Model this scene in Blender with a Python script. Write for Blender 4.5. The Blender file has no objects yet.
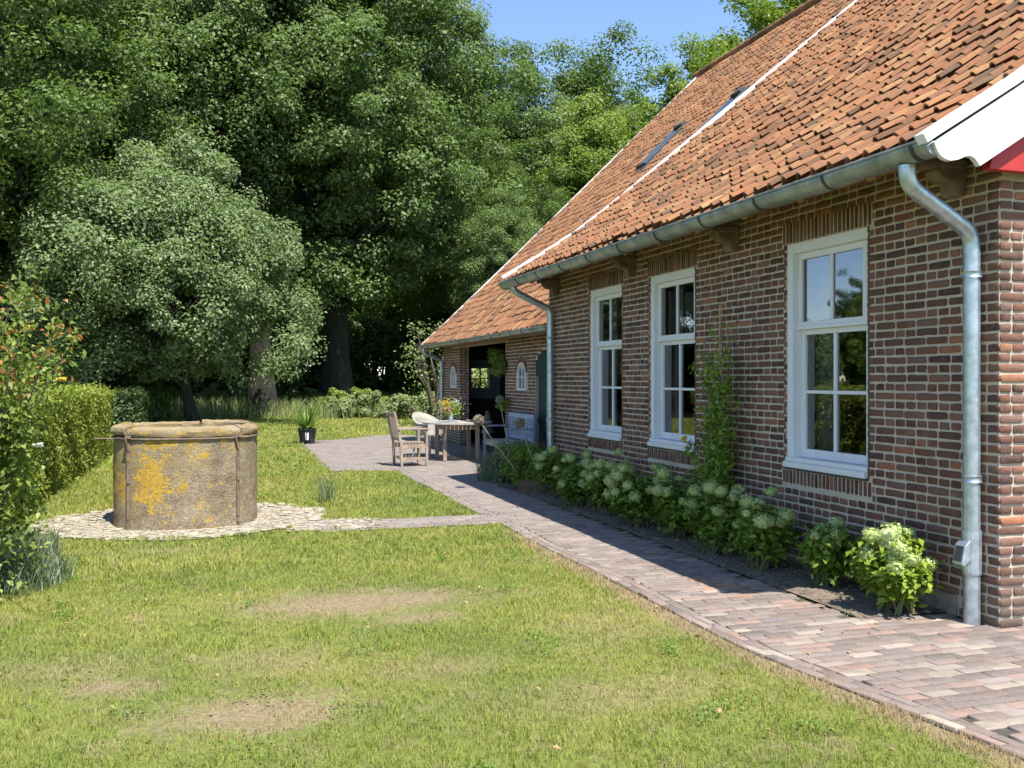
import bpy, bmesh, math, random
import numpy as np
from mathutils import Vector, Matrix

random.seed(7)
R = math.radians
SC = bpy.context.scene
COL = SC.collection

# ------------------------------------------------------------------ camera
YAW = math.atan(297 / 920)
cam_d = bpy.data.cameras.new('camera')
cam = bpy.data.objects.new('camera', cam_d); COL.objects.link(cam)
cam.location = (0, 0, 1.6)
cam.rotation_euler = (R(90), 0, -YAW)
cam_d.sensor_width = 36
cam_d.lens = 920 / 1024 * 36
cam_d.shift_y = -5 / 1024
cam_d.clip_start = 0.05
cam_d.clip_end = 2000
SC.camera = cam

# ------------------------------------------------------------------ world, sun, exposure
SUN = Vector((0.115, -0.463, 0.88)).normalized()
w = bpy.data.worlds.new('World'); SC.world = w; w.use_nodes = True
nt = w.node_tree
sky = nt.nodes.new('ShaderNodeTexSky'); sky.sky_type = 'NISHITA'; sky.sun_disc = False
sky.sun_elevation = math.asin(SUN.z); sky.sun_rotation = math.atan2(SUN.x, SUN.y)
sky.air_density = 1.0; sky.dust_density = 0.0; sky.altitude = 1800; sky.ozone_density = 2.2
bg = nt.nodes['Background']; bg.inputs[1].default_value = 0.15
nt.links.new(sky.outputs[0], bg.inputs[0])
sl = bpy.data.lights.new('sun', 'SUN'); sl.energy = 4.9; sl.angle = R(0.53); sl.color = (1, .955, .87)
so = bpy.data.objects.new('sun', sl); COL.objects.link(so); so.location = (0, 0, 30)
so.rotation_euler = SUN.to_track_quat('Z', 'Y').to_euler()
SC.view_settings.view_transform = 'Standard'; SC.view_settings.look = 'None'
SC.view_settings.exposure = 0.98; SC.view_settings.gamma = 1; SC.view_settings.use_curve_mapping = False
try:
    SC.cycles.max_bounces = 8; SC.cycles.diffuse_bounces = 4; SC.cycles.transparent_max_bounces = 12
    SC.cycles.use_denoising = True; SC.cycles.sample_clamp_indirect = 6
    SC.cycles.use_adaptive_sampling = True; SC.cycles.adaptive_threshold = 0.015
except Exception:
    pass

# ------------------------------------------------------------------ helpers
def at(px, Y):
    """world X of the sight line through picture column px at distance Y along the house"""
    return Y * .9517 * (px - 215) / (875.5 - .3072 * (px - 512))

def tag(o, label=None, cat=None, group=None, kind=None):
    if label: o['label'] = label
    if cat: o['category'] = cat
    if group: o['group'] = group
    if kind: o['kind'] = kind
    return o

def empty(name, loc=(0, 0, 0), rz=0):
    o = bpy.data.objects.new(name, None); COL.objects.link(o)
    o.location = loc; o.rotation_euler = (0, 0, rz); o.empty_display_size = .2
    return o

def copy_tree(o, parent=None):
    c = o.copy(); COL.objects.link(c)
    if parent is not None: c.parent = parent
    for ch in [k for k in bpy.data.objects if k.parent == o]:
        copy_tree(ch, c)
    return c

def np_mesh(name, V, F, mat, parent=None, smooth=False):
    """V (n,3); F list of (m,k) int arrays"""
    me = bpy.data.meshes.new(name)
    V = np.asarray(V, dtype=np.float32)
    if isinstance(F, np.ndarray): F = [F]
    loops = np.concatenate([f.ravel() for f in F]).astype(np.int32)
    tot = np.concatenate([np.full(len(f), f.shape[1], np.int32) for f in F])
    st = np.concatenate([[0], np.cumsum(tot)[:-1]]).astype(np.int32)
    me.vertices.add(len(V)); me.vertices.foreach_set('co', V.ravel())
    me.loops.add(len(loops)); me.loops.foreach_set('vertex_index', loops)
    me.polygons.add(len(tot)); me.polygons.foreach_set('loop_start', st); me.polygons.foreach_set('loop_total', tot)
    if smooth: me.polygons.foreach_set('use_smooth', np.ones(len(tot), bool))
    me.update(calc_edges=True)
    if mat: me.materials.append(mat)
    o = bpy.data.objects.new(name, me); COL.objects.link(o)
    if parent is not None: o.parent = parent
    return o

class MB:
    def __init__(s): s.v = []; s.f = []
    def add(s, vs, fs):
        b = len(s.v); s.v += [tuple(v) for v in vs]; s.f += [tuple(i + b for i in f) for f in fs]; return s
    def box(s, x0, x1, y0, y1, z0, z1, M=None):
        vs = [(x, y, z) for z in (z0, z1) for y in (y0, y1) for x in (x0, x1)]
        if M is not None: vs = [M @ Vector(v) for v in vs]
        return s.add(vs, [(0, 2, 3, 1), (4, 5, 7, 6), (0, 1, 5, 4), (2, 6, 7, 3), (0, 4, 6, 2), (1, 3, 7, 5)])
    def beam(s, a, b, w, h, up=(0, 0, 1)):
        a = Vector(a); b = Vector(b); d = (b - a).normalized(); upv = Vector(up)
        sx = d.cross(upv)
        if sx.length < 1e-4: sx = d.cross(Vector((1, 0, 0)))
        sx.normalize(); sz = sx.cross(d)
        vs = []
        for p in (a, b):
            for (i, j) in ((-1, -1), (1, -1), (1, 1), (-1, 1)):
                vs.append(p + sx * i * w / 2 + sz * j * h / 2)
        return s.add(vs, [(0, 3, 2, 1), (4, 5, 6, 7), (0, 1, 5, 4), (1, 2, 6, 5), (2, 3, 7, 6), (3, 0, 4, 7)])
    def tube(s, pts, r, n=10, cap=True):
        pts = [Vector(p) for p in pts]
        rs = r if isinstance(r, (list, tuple)) else [r] * len(pts)
        base = len(s.v); prev = None
        for i, p in enumerate(pts):
            d = (pts[min(i + 1, len(pts) - 1)] - pts[max(i - 1, 0)]).normalized()
            if prev is None:
                sx = d.cross(Vector((0, 0, 1)))
                if sx.length < 1e-3: sx = d.cross(Vector((1, 0, 0)))
            else:
                sx = prev - d * prev.dot(d)
            sx.normalize(); prev = sx; sy = d.cross(sx)
            for k in range(n):
                a = 2 * math.pi * k / n
                s.v.append(tuple(p + (sx * math.cos(a) + sy * math.sin(a)) * rs[i]))
        for i in range(len(pts) - 1):
            for k in range(n):
                a = base + i * n + k; b = base + i * n + (k + 1) % n
                s.f.append((a, b, b + n, a + n))
        if cap:
            s.f.append(tuple(base + k for k in range(n))[::-1])
            s.f.append(tuple(base + (len(pts) - 1) * n + k for k in range(n)))
        return s
    def lathe(s, prof, c=(0, 0, 0), n=24, cap=True):
        base = len(s.v)
        for (r, z) in prof:
            for k in range(n):
                a = 2 * math.pi * k / n
                s.v.append((c[0] + r * math.cos(a), c[1] + r * math.sin(a), c[2] + z))
        for i in range(len(prof) - 1):
            for k in range(n):
                a = base + i * n + k; b = base + i * n + (k + 1) % n
                s.f.append((a, b, b + n, a + n))
        if cap:
            s.f.append(tuple(base + k for k in range(n))[::-1])
            s.f.append(tuple(base + (len(prof) - 1) * n + k for k in range(n)))
        return s
    def prism(s, poly, f):
        """poly: 2-D list; f(u, v, side) gives the 3-D point, side 0 or 1"""
        n = len(poly)
        vs = [f(u, v, 0) for u, v in poly] + [f(u, v, 1) for u, v in poly]
        fs = [tuple(range(n)), tuple(range(2 * n - 1, n - 1, -1))] + [(i, (i + 1) % n, n + (i + 1) % n, n + i) for i in range(n)]
        return s.add(vs, fs)
    def ball(s, c, r, n=8, m=6, sq=(1, 1, 1), jit=0):
        base = len(s.v)
        for i in range(1, m):
            th = math.pi * i / m
            for k in range(n):
                a = 2 * math.pi * k / n; q = r * (1 + random.uniform(-jit, jit))
                s.v.append((c[0] + q * sq[0] * math.sin(th) * math.cos(a), c[1] + q * sq[1] * math.sin(th) * math.sin(a), c[2] + q * sq[2] * math.cos(th)))
        t = len(s.v); s.v.append((c[0], c[1], c[2] + r * sq[2])); s.v.append((c[0], c[1], c[2] - r * sq[2]))
        for i in range(m - 2):
            for k in range(n):
                a = base + i * n + k; b = base + i * n + (k + 1) % n
                s.f.append((a, a + n, b + n, b))
        for k in range(n):
            s.f.append((t, base + k, base + (k + 1) % n)); l = base + (m - 2) * n
            s.f.append((t + 1, l + (k + 1) % n, l + k))
        return s
    def build(s, name, mat, parent=None, smooth=False, bevel=0, recalc=True):
        me = bpy.data.meshes.new(name); me.from_pydata(s.v, [], s.f)
        if recalc: bm = bmesh.new(); bm.from_mesh(me); bmesh.ops.recalc_face_normals(bm, faces=bm.faces); bm.to_mesh(me); bm.free()
        if smooth:
            me.polygons.foreach_set('use_smooth', [True] * len(me.polygons))
            try: me.set_sharp_from_angle(angle=R(40))
            except Exception: pass
        me.materials.append(mat)
        o = bpy.data.objects.new(name, me); COL.objects.link(o)
        if parent is not None: o.parent = parent
        if bevel:
            m = o.modifiers.new('bevel', 'BEVEL'); m.width = bevel; m.segments = 2; m.limit_method = 'ANGLE'; m.angle_limit = R(40)
        return o

# ------------------------------------------------------------------ materials
class Mat:
    def __init__(s, name):
        s.m = bpy.data.materials.new(name); s.m.use_nodes = True; s.t = s.m.node_tree
        s.b = s.t.nodes['Principled BSDF']; s.out = s.t.nodes['Material Output']
        s.b.inputs['Roughness'].default_value = .8
        s.b.inputs['Specular IOR Level'].default_value = .3
    def n(s, t, **kw):
        nd = s.t.nodes.new(t)
        for k, v in kw.items():
            if hasattr(nd, k): setattr(nd, k, v)
            else: nd.inputs[k.replace('_', ' ')].default_value = v
        return nd
    def l(s, a, b): s.t.links.new(a, b)
    def coord(s, kind='Object', scale=(1, 1, 1)):
        tc = s.n('ShaderNodeTexCoord'); mp = s.n('ShaderNodeMapping'); mp.inputs['Scale'].default_value = scale
        s.l(tc.outputs[kind], mp.inputs[0]); return mp.outputs[0]
    def noise(s, scale, detail=4, rough=.6, co=None, dist=0):
        nd = s.n('ShaderNodeTexNoise'); nd.inputs['Scale'].default_value = scale; nd.inputs['Detail'].default_value = detail
        nd.inputs['Roughness'].default_value = rough; nd.inputs['Distortion'].default_value = dist
        s.l(co if co is not None else s.coord(), nd.inputs['Vector']); return nd.outputs[0]
    def ramp(s, fac, stops, interp='LINEAR'):
        nd = s.n('ShaderNodeValToRGB'); cr = nd.color_ramp; cr.interpolation = interp
        while len(cr.elements) < len(stops): cr.elements.new(.5)
        for e, (p, c) in zip(cr.elements, stops):
            e.position = p; e.color = (*c, 1) if len(c) == 3 else c
        s.l(fac, nd.inputs[0]); return nd.outputs[0]
    def mix(s, fac, a, b, mode='MIX'):
        nd = s.n('ShaderNodeMix'); nd.data_type = 'RGBA'; nd.blend_type = mode; nd.clamp_factor = True
        for v, i in ((fac, 0), (a, 6), (b, 7)):
            if isinstance(v, (int, float)): nd.inputs[i].default_value = v
            elif isinstance(v, tuple): nd.inputs[i].default_value = (*v, 1)
            else: s.l(v, nd.inputs[i])
        return nd.outputs[2]
    def math(s, op, a, b=0, c=0):
        nd = s.n('ShaderNodeMath'); nd.operation = op
        for i, v in enumerate((a, b, c)):
            if isinstance(v, (int, float)): nd.inputs[i].default_value = v
            else: s.l(v, nd.inputs[i])
        return nd.outputs[0]
    def island(s): return s.n('ShaderNodeNewGeometry').outputs['Random Per Island']
    def bump(s, h, strength=.4, dist=.01):
        nd = s.n('ShaderNodeBump'); nd.inputs['Strength'].default_value = strength; nd.inputs['Distance'].default_value = dist
        s.l(h, nd.inputs['Height']); s.l(nd.outputs[0], s.b.inputs['Normal']); return s
    def color(s, c):
        if isinstance(c, tuple): s.b.inputs['Base Color'].default_value = (*c, 1)
        else: s.l(c, s.b.inputs['Base Color'])
        return s
    def rough(s, r):
        if isinstance(r, (int, float)): s.b.inputs['Roughness'].default_value = r
        else: s.l(r, s.b.inputs['Roughness'])
        return s

def simple(name, c, rough=.7, var=.25, scale=8, metal=0, bump=0, spec=.3, stretch=(1, 1, 1)):
    M = Mat(name); co = M.coord('Object', stretch)
    f = M.noise(scale, 5, .6, co)
    d = tuple(x * (1 - var) for x in c); u = tuple(min(1, x * (1 + var)) for x in c)
    M.color(M.ramp(f, [(.3, d), (.7, u)])).rough(rough)
    M.b.inputs['Metallic'].default_value = metal; M.b.inputs['Specular IOR Level'].default_value = spec
    if bump: M.bump(M.noise(scale * 6, 5, .65, co), bump, .004)
    return M.m

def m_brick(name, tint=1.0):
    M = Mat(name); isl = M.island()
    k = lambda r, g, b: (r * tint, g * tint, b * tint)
    base = M.ramp(isl, [(0, k(.040, .027, .024)), (.18, k(.080, .042, .031)), (.4, k(.19, .08, .05)), (.6, k(.095, .048, .035)),
                        (.78, k(.21, .10, .07)), (.9, k(.15, .10, .085)), (.965, k(.28, .13, .07)), (1, k(.36, .14, .07))])
    n1 = M.noise(26, 6, .7); n2 = M.noise(120, 4, .7)
    c = M.mix(M.ramp(n1, [(.35, (0, 0, 0)), (.75, (.8, .8, .8))]), base, (.17 * tint, .095 * tint, .065 * tint))
    c = M.mix(M.ramp(n2, [(.58, (0, 0, 0)), (.75, (.55, .55, .55))]), c, (.05, .04, .04))
    c = M.mix(M.ramp(M.noise(3.1, 3), [(.62, (0, 0, 0)), (.8, (.35, .35, .35))]), c, (.33, .29, .25))
    sp = M.n('ShaderNodeSeparateXYZ'); M.l(M.coord(), sp.inputs[0])      # splash dirt and algae low on the wall
    lo = M.math('MULTIPLY', M.math('MAXIMUM', M.math('SUBTRACT', M.math('MULTIPLY', M.noise(4, 5), .9), sp.outputs[2]), 0), 1.8)
    c = M.mix(M.math('MINIMUM', lo, .6), c, (.15, .13, .10))
    M.color(c).rough(.88).bump(M.math('ADD', n2, M.math('MULTIPLY', n1, 2)), .55, .006)
    return M.m

def m_mortar():
    M = Mat('mortar'); n = M.noise(90, 6, .7); b = M.noise(2.2, 4)
    c = M.ramp(b, [(.3, (.48, .41, .31)), (.7, (.64, .555, .43))])
    c = M.mix(M.ramp(n, [(.3, (.6, .6, .6)), (.7, (0, 0, 0))]), c, (.28, .24, .19))
    M.color(c).rough(.95).bump(n, .7, .006); return M.m

def m_tile():
    M = Mat('clay_tile'); isl = M.island()
    base = M.ramp(isl, [(0, (.09, .045, .032)), (.14, (.20, .085, .05)), (.32, (.33, .135, .068)), (.5, (.25, .095, .055)), (.64, (.37, .17, .08)),
                        (.78, (.21, .085, .055)), (.88, (.42, .23, .11)), (.95, (.16, .08, .055)), (1, (.07, .05, .045))])
    n1 = M.noise(1.3, 5, .7); n2 = M.noise(17, 6, .75); n3 = M.noise(60, 5, .7)
    c = M.mix(M.ramp(n1, [(.42, (0, 0, 0)), (.72, (.5, .5, .5))]), base, (.17, .11, .075))
    c = M.mix(M.ramp(n2, [(.52, (0, 0, 0)), (.72, (.8, .8, .8))]), c, (.10, .055, .04))
    c = M.mix(M.ramp(n3, [(.62, (0, 0, 0)), (.72, (.7, .7, .7))]), c, (.38, .28, .12))
    c = M.mix(.22, c, (.20, .135, .06)); c = M.mix(M.ramp(M.noise(2.6, 6, .75, M.coord('Object', (.5, 2.2, .5))), [(.52, (0, 0, 0)), (.7, (.55, .55, .55))]), c, (.085, .06, .045))
    M.b.inputs['Specular IOR Level'].default_value = .12
    M.color(c).rough(.95).bump(n3, .5, .006); return M.m

def m_paver():
    M = Mat('paver'); isl = M.island()
    base = M.ramp(isl, [(0, (.15, .125, .11)), (.3, (.215, .16, .135)), (.5, (.19, .16, .14)), (.65, (.27, .175, .14)), (.8, (.25, .205, .18)),
                        (.93, (.34, .28, .215)), (1, (.16, .14, .14))])
    n1 = M.noise(1.1, 4); n2 = M.noise(60, 6, .7); n3 = M.noise(9, 5)
    # the clinkers turn greyer further along the path
    y = M.n('ShaderNodeSeparateXYZ'); M.l(M.coord(), y.inputs[0])
    far = M.n('ShaderNodeMapRange'); far.inputs[1].default_value = 5.5; far.inputs[2].default_value = 10.5
    M.l(y.outputs[1], far.inputs[0])
    grey = M.mix(.62, base, (.215, .19, .175))
    c = M.mix(far.outputs[0], base, grey)
    c = M.mix(M.ramp(n3, [(.5, (0, 0, 0)), (.75, (.5, .5, .5))]), c, (.16, .135, .12))
    c = M.mix(M.ramp(n2, [(.5, (0, 0, 0)), (.8, (.5, .5, .5))]), c, (.36, .31, .27))
    # some of the pavers round one spot are tinted orange
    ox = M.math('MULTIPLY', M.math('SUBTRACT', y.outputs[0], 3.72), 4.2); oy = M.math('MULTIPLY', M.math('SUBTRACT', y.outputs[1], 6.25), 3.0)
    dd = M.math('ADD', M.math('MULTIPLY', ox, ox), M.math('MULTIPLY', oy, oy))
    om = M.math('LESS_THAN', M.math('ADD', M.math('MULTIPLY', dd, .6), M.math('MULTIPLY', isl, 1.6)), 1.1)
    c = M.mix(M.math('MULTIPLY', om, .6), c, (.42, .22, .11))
    M.color(c).rough(.9).bump(n2, .5, .004); return M.m

SPOTS = [(.82, 6.7, .8, .45, .95), (.18, 4.6, .55, .32, 1.0), (1.3, 6.1, .35, .2, .8), (-.5, 5.2, .3, .2, .7), (-.35, 9.2, .9, .25, .3), (1.9, 4.3, .8, .3, .35), (.3, 5.4, .4, .35, .45),
         (-.8, 5.6, .6, .3, .4), (1.35, 6.6, .8, .35, .45), (-.1, 14.5, 1, 1.2, .2), (2.4, 5.4, .5, .5, .3), (1.2, 5.0, .5, .25, .4)]
def grass_color(M):
    """shared by the turf sheet and the blades: greener and drier patches, straw where the lawn is worn"""
    tc = M.n('ShaderNodeNewGeometry'); co = tc.outputs['Position']
    nA = M.noise(.55, 5, .65, co); nB = M.noise(2.8, 5, .7, co)
    sep = M.n('ShaderNodeSeparateXYZ'); M.l(co, sep.inputs[0]); x, y = sep.outputs[0], sep.outputs[1]
    nC = M.noise(9, 4, .7, co); warp = M.math('ADD', M.math('MULTIPLY', M.math('SUBTRACT', nB, .5), 2.6), M.math('MULTIPLY', M.math('SUBTRACT', nC, .5), 1.6))
    tot = None
    for (sx, sy, rx, ry, a) in SPOTS:
        dx = M.math('DIVIDE', M.math('SUBTRACT', x, sx), rx); dy = M.math('DIVIDE', M.math('SUBTRACT', y, sy), ry)
        d = M.math('SQRT', M.math('ADD', M.math('MULTIPLY', dx, dx), M.math('MULTIPLY', dy, dy)))
        v = M.math('MULTIPLY', M.math('MAXIMUM', M.math('SUBTRACT', 1.15, M.math('ADD', d, warp)), 0), a)
        tot = v if tot is None else M.math('ADD', tot, v)
    ed = M.math('MULTIPLY', M.math('MAXIMUM', M.math('SUBTRACT', 1, M.math('DIVIDE', M.math('ABSOLUTE', M.math('SUBTRACT', x, M.math('ADD', 2.97, M.math('MULTIPLY', M.math('MAXIMUM', M.math('SUBTRACT', 4.7, y), 0), .15)))), .2)), 0), 1.1)
    near = M.n('ShaderNodeMapRange'); near.inputs[1].default_value = 9.6; near.inputs[2].default_value = 8.5; M.l(y, near.inputs[0])
    tot = M.math('ADD', tot, M.math('MULTIPLY', ed, near.outputs[0]))
    tot = M.math('ADD', tot, M.math('MULTIPLY', M.math('MAXIMUM', M.math('SUBTRACT', M.math('ADD', M.math('MULTIPLY', nB, .6), M.math('MULTIPLY', nC, .4)), .52), 0), 5.0))
    green = M.ramp(nA, [(.3, (.145, .23, .026)), (.5, (.275, .335, .048)), (.7, (.44, .415, .10))])
    return green, tot

def m_turf():
    M = Mat('turf'); g, dry = grass_color(M)
    c = M.mix(.45, g, (.09, .085, .035)); c = M.mix(M.math('MINIMUM', dry, .85), c, (.33, .24, .15))
    n = M.noise(40, 6, .7); c = M.mix(M.ramp(n, [(.35, (.6, .6, .6)), (.65, (0, 0, 0))]), c, (.06, .055, .025))
    M.color(c).rough(.95).bump(n, .8, .02); return M.m

def leafy(M, col, trans=.35, rough=.5, spec=.35):
    """diffuse front, light coming through from behind"""
    M.color(col).rough(rough); M.b.inputs['Specular IOR Level'].default_value = spec
    tr = M.n('ShaderNodeBsdfTranslucent')
    if isinstance(col, tuple): tr.inputs[0].default_value = (*col, 1)
    else: M.l(M.mix(.5, col, (.75, 1, .12), 'MULTIPLY'), tr.inputs[0]); 
    mx = M.n('ShaderNodeMixShader'); mx.inputs[0].default_value = trans
    M.l(M.b.outputs[0], mx.inputs[1]); M.l(tr.outputs[0], mx.inputs[2]); M.l(mx.outputs[0], M.out.inputs[0]); return M.m

def m_blade():
    M = Mat('grass_blade'); g, dry = grass_color(M); isl = M.island()
    c = M.mix(M.ramp(isl, [(0, (.55, .55, .55)), (.25, (0, 0, 0)), (.75, (0, 0, 0)), (1, (.5, .5, .5))]), g, (.33, .30, .12))
    d2 = M.math('ADD', dry, M.math('MULTIPLY', M.math('SUBTRACT', isl, .5), .6))
    c = M.mix(M.math('MINIMUM', M.math('MAXIMUM', d2, 0), .92), c, (.46, .33, .21))
    return leafy(M, c, .36, .6, .25)

def m_leaf(name, dark, mid, light, trans=.32, rough=.5, clump=.35):
    M = Mat(name); isl = M.island()
    nz = M.noise(clump, 3, .6)
    f = M.math('ADD', M.math('MULTIPLY', isl, .55), M.math('MULTIPLY', M.math('SUBTRACT', nz, .25), .9))
    c = M.ramp(f, [(.1, dark), (.5, mid), (.95, light)])
    return leafy(M, c, trans, rough)

def m_glass():
    M = Mat('window_glass')
    fr = M.n('ShaderNodeFresnel'); fr.inputs[0].default_value = 2.5
    tr = M.n('ShaderNodeBsdfTransparent'); tr.inputs[0].default_value = (.78, .82, .80, 1)
    gl = M.n('ShaderNodeBsdfGlossy'); gl.inputs['Roughness'].default_value = .0; gl.inputs[0].default_value = (.95, .97, 1, 1)
    nz = M.noise(1.4, 2); bp = M.n('ShaderNodeBump'); bp.inputs['Strength'].default_value = .05; bp.inputs['Distance'].default_value = .04
    M.l(nz, bp.inputs['Height']); M.l(bp.outputs[0], gl.inputs['Normal'])
    mx = M.n('ShaderNodeMixShader'); M.l(fr.outputs[0], mx.inputs[0]); M.l(tr.outputs[0], mx.inputs[1]); M.l(gl.outputs[0], mx.inputs[2])
    M.l(mx.outputs[0], M.out.inputs[0]); return M.m

def m_bark(name, a, b):
    M = Mat(name); co = M.coord('Object', (1, 1, .25)); n = M.noise(7, 6, .7, co)
    M.color(M.ramp(n, [(.3, a), (.7, b)])).rough(.95).bump(n, 1, .05); return M.m

def m_concrete():
    M = Mat('lichen_concrete'); co = M.coord()
    n1 = M.noise(4, 6, .7); n2 = M.noise(45, 6, .75); n3 = M.noise(3.2, 5, .62)
    c = M.ramp(n1, [(.3, (.19, .14, .085)), (.5, (.34, .27, .175)), (.72, (.50, .42, .30))])
    c = M.mix(M.ramp(n2, [(.35, (.75, .75, .75)), (.6, (0, 0, 0))]), c, (.11, .09, .07))
    c = M.mix(M.ramp(n2, [(.6, (0, 0, 0)), (.72, (.5, .5, .5))]), c, (.5, .45, .37))
    # lichen patches, strongest on the camera side to the left
    sep = M.n('ShaderNodeSeparateXYZ'); M.l(co, sep.inputs[0]); x, z = sep.outputs[0], sep.outputs[2]
    n4 = M.noise(7, 5, .65); n5 = M.noise(26, 5, .8)
    tot = None
    for (sx, sz, rx, rz, a) in [(-.32, .5, .17, .27, 1.35), (-.22, .9, .16, .12, .9), (-.68, .46, .12, .16, .95), (-.1, .42, .12, .2, .6), (.15, .86, .12, .12, .62),
                                (-.4, .93, .2, .1, .6), (.46, .92, .08, .14, .5), (-.6, .75, .2, .3, .3)]:
        dx = M.math('DIVIDE', M.math('SUBTRACT', x, sx), rx); dz = M.math('DIVIDE', M.math('SUBTRACT', z, sz), rz)
        d = M.math('SQRT', M.math('ADD', M.math('MULTIPLY', dx, dx), M.math('MULTIPLY', dz, dz)))
        v = M.math('MULTIPLY', M.math('MAXIMUM', M.math('SUBTRACT', 1.6, d), 0), a * .62)
        tot = v if tot is None else M.math('MAXIMUM', tot, v)
    wash = M.math('MULTIPLY', M.math('MAXIMUM', M.math('SUBTRACT', M.math('ADD', M.math('MULTIPLY', z, .35), M.noise(5, 5, .7)), M.math('ADD', M.math('MULTIPLY', x, .22), .66)), 0), 3.6)
    c = M.mix(M.math('MINIMUM', wash, .42), c, (.34, .25, .11))
    lm = M.math('MULTIPLY', M.math('SUBTRACT', M.math('ADD', tot, M.math('MULTIPLY', M.math('ADD', n4, n5), 3.4)), 3.76), 2.6)
    lm = M.math('MINIMUM', M.math('MAXIMUM', lm, 0), .93)
    c = M.mix(lm, c, M.ramp(n5, [(.35, (.30, .20, .06)), (.5, (.50, .30, .04)), (.7, (.62, .40, .035))]))
    M.color(c).rough(.95).bump(M.math('ADD', n2, M.math('MULTIPLY', n1, 1.5)), 1, .02); return M.m

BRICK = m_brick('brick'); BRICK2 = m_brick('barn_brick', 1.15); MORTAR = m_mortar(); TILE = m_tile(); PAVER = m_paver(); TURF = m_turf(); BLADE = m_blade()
GLASS = m_glass()
WHITE = simple('white_paint', (.68, .69, .69), .35, .04, 3, spec=.45)
_m = Mat('weathered_white_paint'); _f = _m.noise(3, 4); _g = _m.noise(22, 6, .75); _h = _m.noise(5, 5, .7, _m.coord('Object', (1, 1, .2)))
_c = _m.ramp(_f, [(.3, (.66, .67, .68)), (.7, (.72, .73, .74))]); _c = _m.mix(_m.ramp(_g, [(.64, (0, 0, 0)), (.78, (.45, .45, .45))]), _c, (.38, .37, .33))
_c = _m.mix(_m.ramp(_h, [(.55, (0, 0, 0)), (.8, (.35, .35, .35))]), _c, (.45, .45, .42)); _m.color(_c).rough(.4).bump(_g, .08, .002); WHITE = _m.m
RED = simple('red_board', (.42, .035, .03), .5, .15, 3)
ZINC = simple('zinc', (.30, .33, .32), .48, .35, 6, metal=.6, bump=.3)
GALV = simple('galvanised_steel', (.46, .52, .56), .4, .3, 14, metal=.75, bump=.2)
DARKZ = simple('dark_metal', (.07, .075, .075), .5, .2, 5, metal=.4)
WOOD = simple('old_timber', (.30, .19, .095), .85, .4, 5, bump=.5, stretch=(6, .6, 6))
CORB = simple('grey_timber', (.17, .13, .095), .9, .4, 9, bump=.6)
TEAK = simple('weathered_teak', (.32, .25, .19), .8, .3, 7, bump=.3)
TEAKG = simple('silvered_teak', (.36, .34, .31), .8, .25, 7, bump=.3)
BENCHM = simple('blue_grey_paint', (.25, .28, .34), .7, .2, 8)
CUSH = simple('blue_grey_slat', (.36, .41, .50), .75, .2, 8)
WICK = simple('white_wicker', (.33, .31, .27), .7, .18, 40, bump=.8)
GREEN = simple('dark_green_paint', (.018, .040, .042), .45, .2, 3)
BLUEB = simple('blue_grey_boards', (.13, .16, .19), .7, .15, 5)
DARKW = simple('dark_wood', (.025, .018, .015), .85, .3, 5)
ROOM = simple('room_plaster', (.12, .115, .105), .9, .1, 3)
CURT = simple('curtain_linen', (.42, .42, .40), .9, .08, 8)
CONC = m_concrete()
PLINTH = simple('grey_render', (.24, .22, .19), .95, .35, 12, bump=.8)
IRON = simple('rusty_iron', (.17, .125, .09), .85, .4, 20, bump=.5)
SOIL = simple('soil', (.15, .12, .09), 1, .5, 14, bump=1)
JOINT = simple('joint_sand', (.075, .065, .055), 1, .4, 20, bump=.6)
STONEW = simple('pale_stone', (.33, .29, .225), .85, .35, 11, bump=.6)
GRIT = simple('pale_grit', (.30, .26, .20), .95, .45, 16, bump=1)
BARK = m_bark('bark', (.05, .045, .035), (.13, .115, .09)); BARK_SHADE = m_bark('shaded_bark', (.014, .013, .010), (.05, .045, .036))  # second mix: shade on the trunks is put into a darker bark colour
POTM = simple('dark_glazed_pot', (.03, .032, .036), .5, .2, 5)
GLASSV = simple('vase_glass', (.55, .60, .60), .1, .05, 4, spec=.8)

L_OAK = m_leaf('oak_leaf', (.065, .11, .028), (.145, .215, .062), (.27, .34, .14), .42)
L_LIN = m_leaf('silver_leaf', (.125, .18, .07), (.215, .285, .12), (.32, .385, .195), .42, clump=.6)
L_BRT = m_leaf('bright_leaf', (.11, .17, .025), (.22, .30, .05), (.33, .40, .10), .42)
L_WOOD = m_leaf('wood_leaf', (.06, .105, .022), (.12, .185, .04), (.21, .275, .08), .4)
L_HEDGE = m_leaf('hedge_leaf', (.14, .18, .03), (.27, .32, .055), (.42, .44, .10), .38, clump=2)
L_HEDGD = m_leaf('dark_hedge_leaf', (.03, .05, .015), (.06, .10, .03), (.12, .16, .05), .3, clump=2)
L_HYD = m_leaf('hydrangea_leaf', (.11, .19, .02), (.22, .33, .04), (.36, .46, .08), .45, clump=3)
L_HYDY = m_leaf('yellow_green_leaf', (.14, .22, .02), (.27, .36, .04), (.40, .46, .07), .42, clump=3)
L_BLOOM = m_leaf('hydrangea_bloom', (.30, .40, .11), (.48, .56, .20), (.66, .70, .42), .3, clump=6)
L_ROSE = m_leaf('rose_leaf', (.09, .15, .03), (.21, .28, .055), (.38, .41, .12), .4, clump=3)
L_RED = m_leaf('red_young_leaf', (.24, .08, .03), (.42, .16, .05), (.5, .30, .09), .4, clump=3)
L_YEL = m_leaf('yellow_petal', (.60, .36, .03), (.75, .52, .05), (.8, .66, .2), .3)
L_WEED = m_leaf('meadow_leaf', (.12, .17, .05), (.24, .29, .11), (.42, .42, .2), .35, clump=1)
L_SILV = m_leaf('grey_blade', (.10, .14, .08), (.18, .23, .13), (.28, .32, .2), .3)
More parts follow.
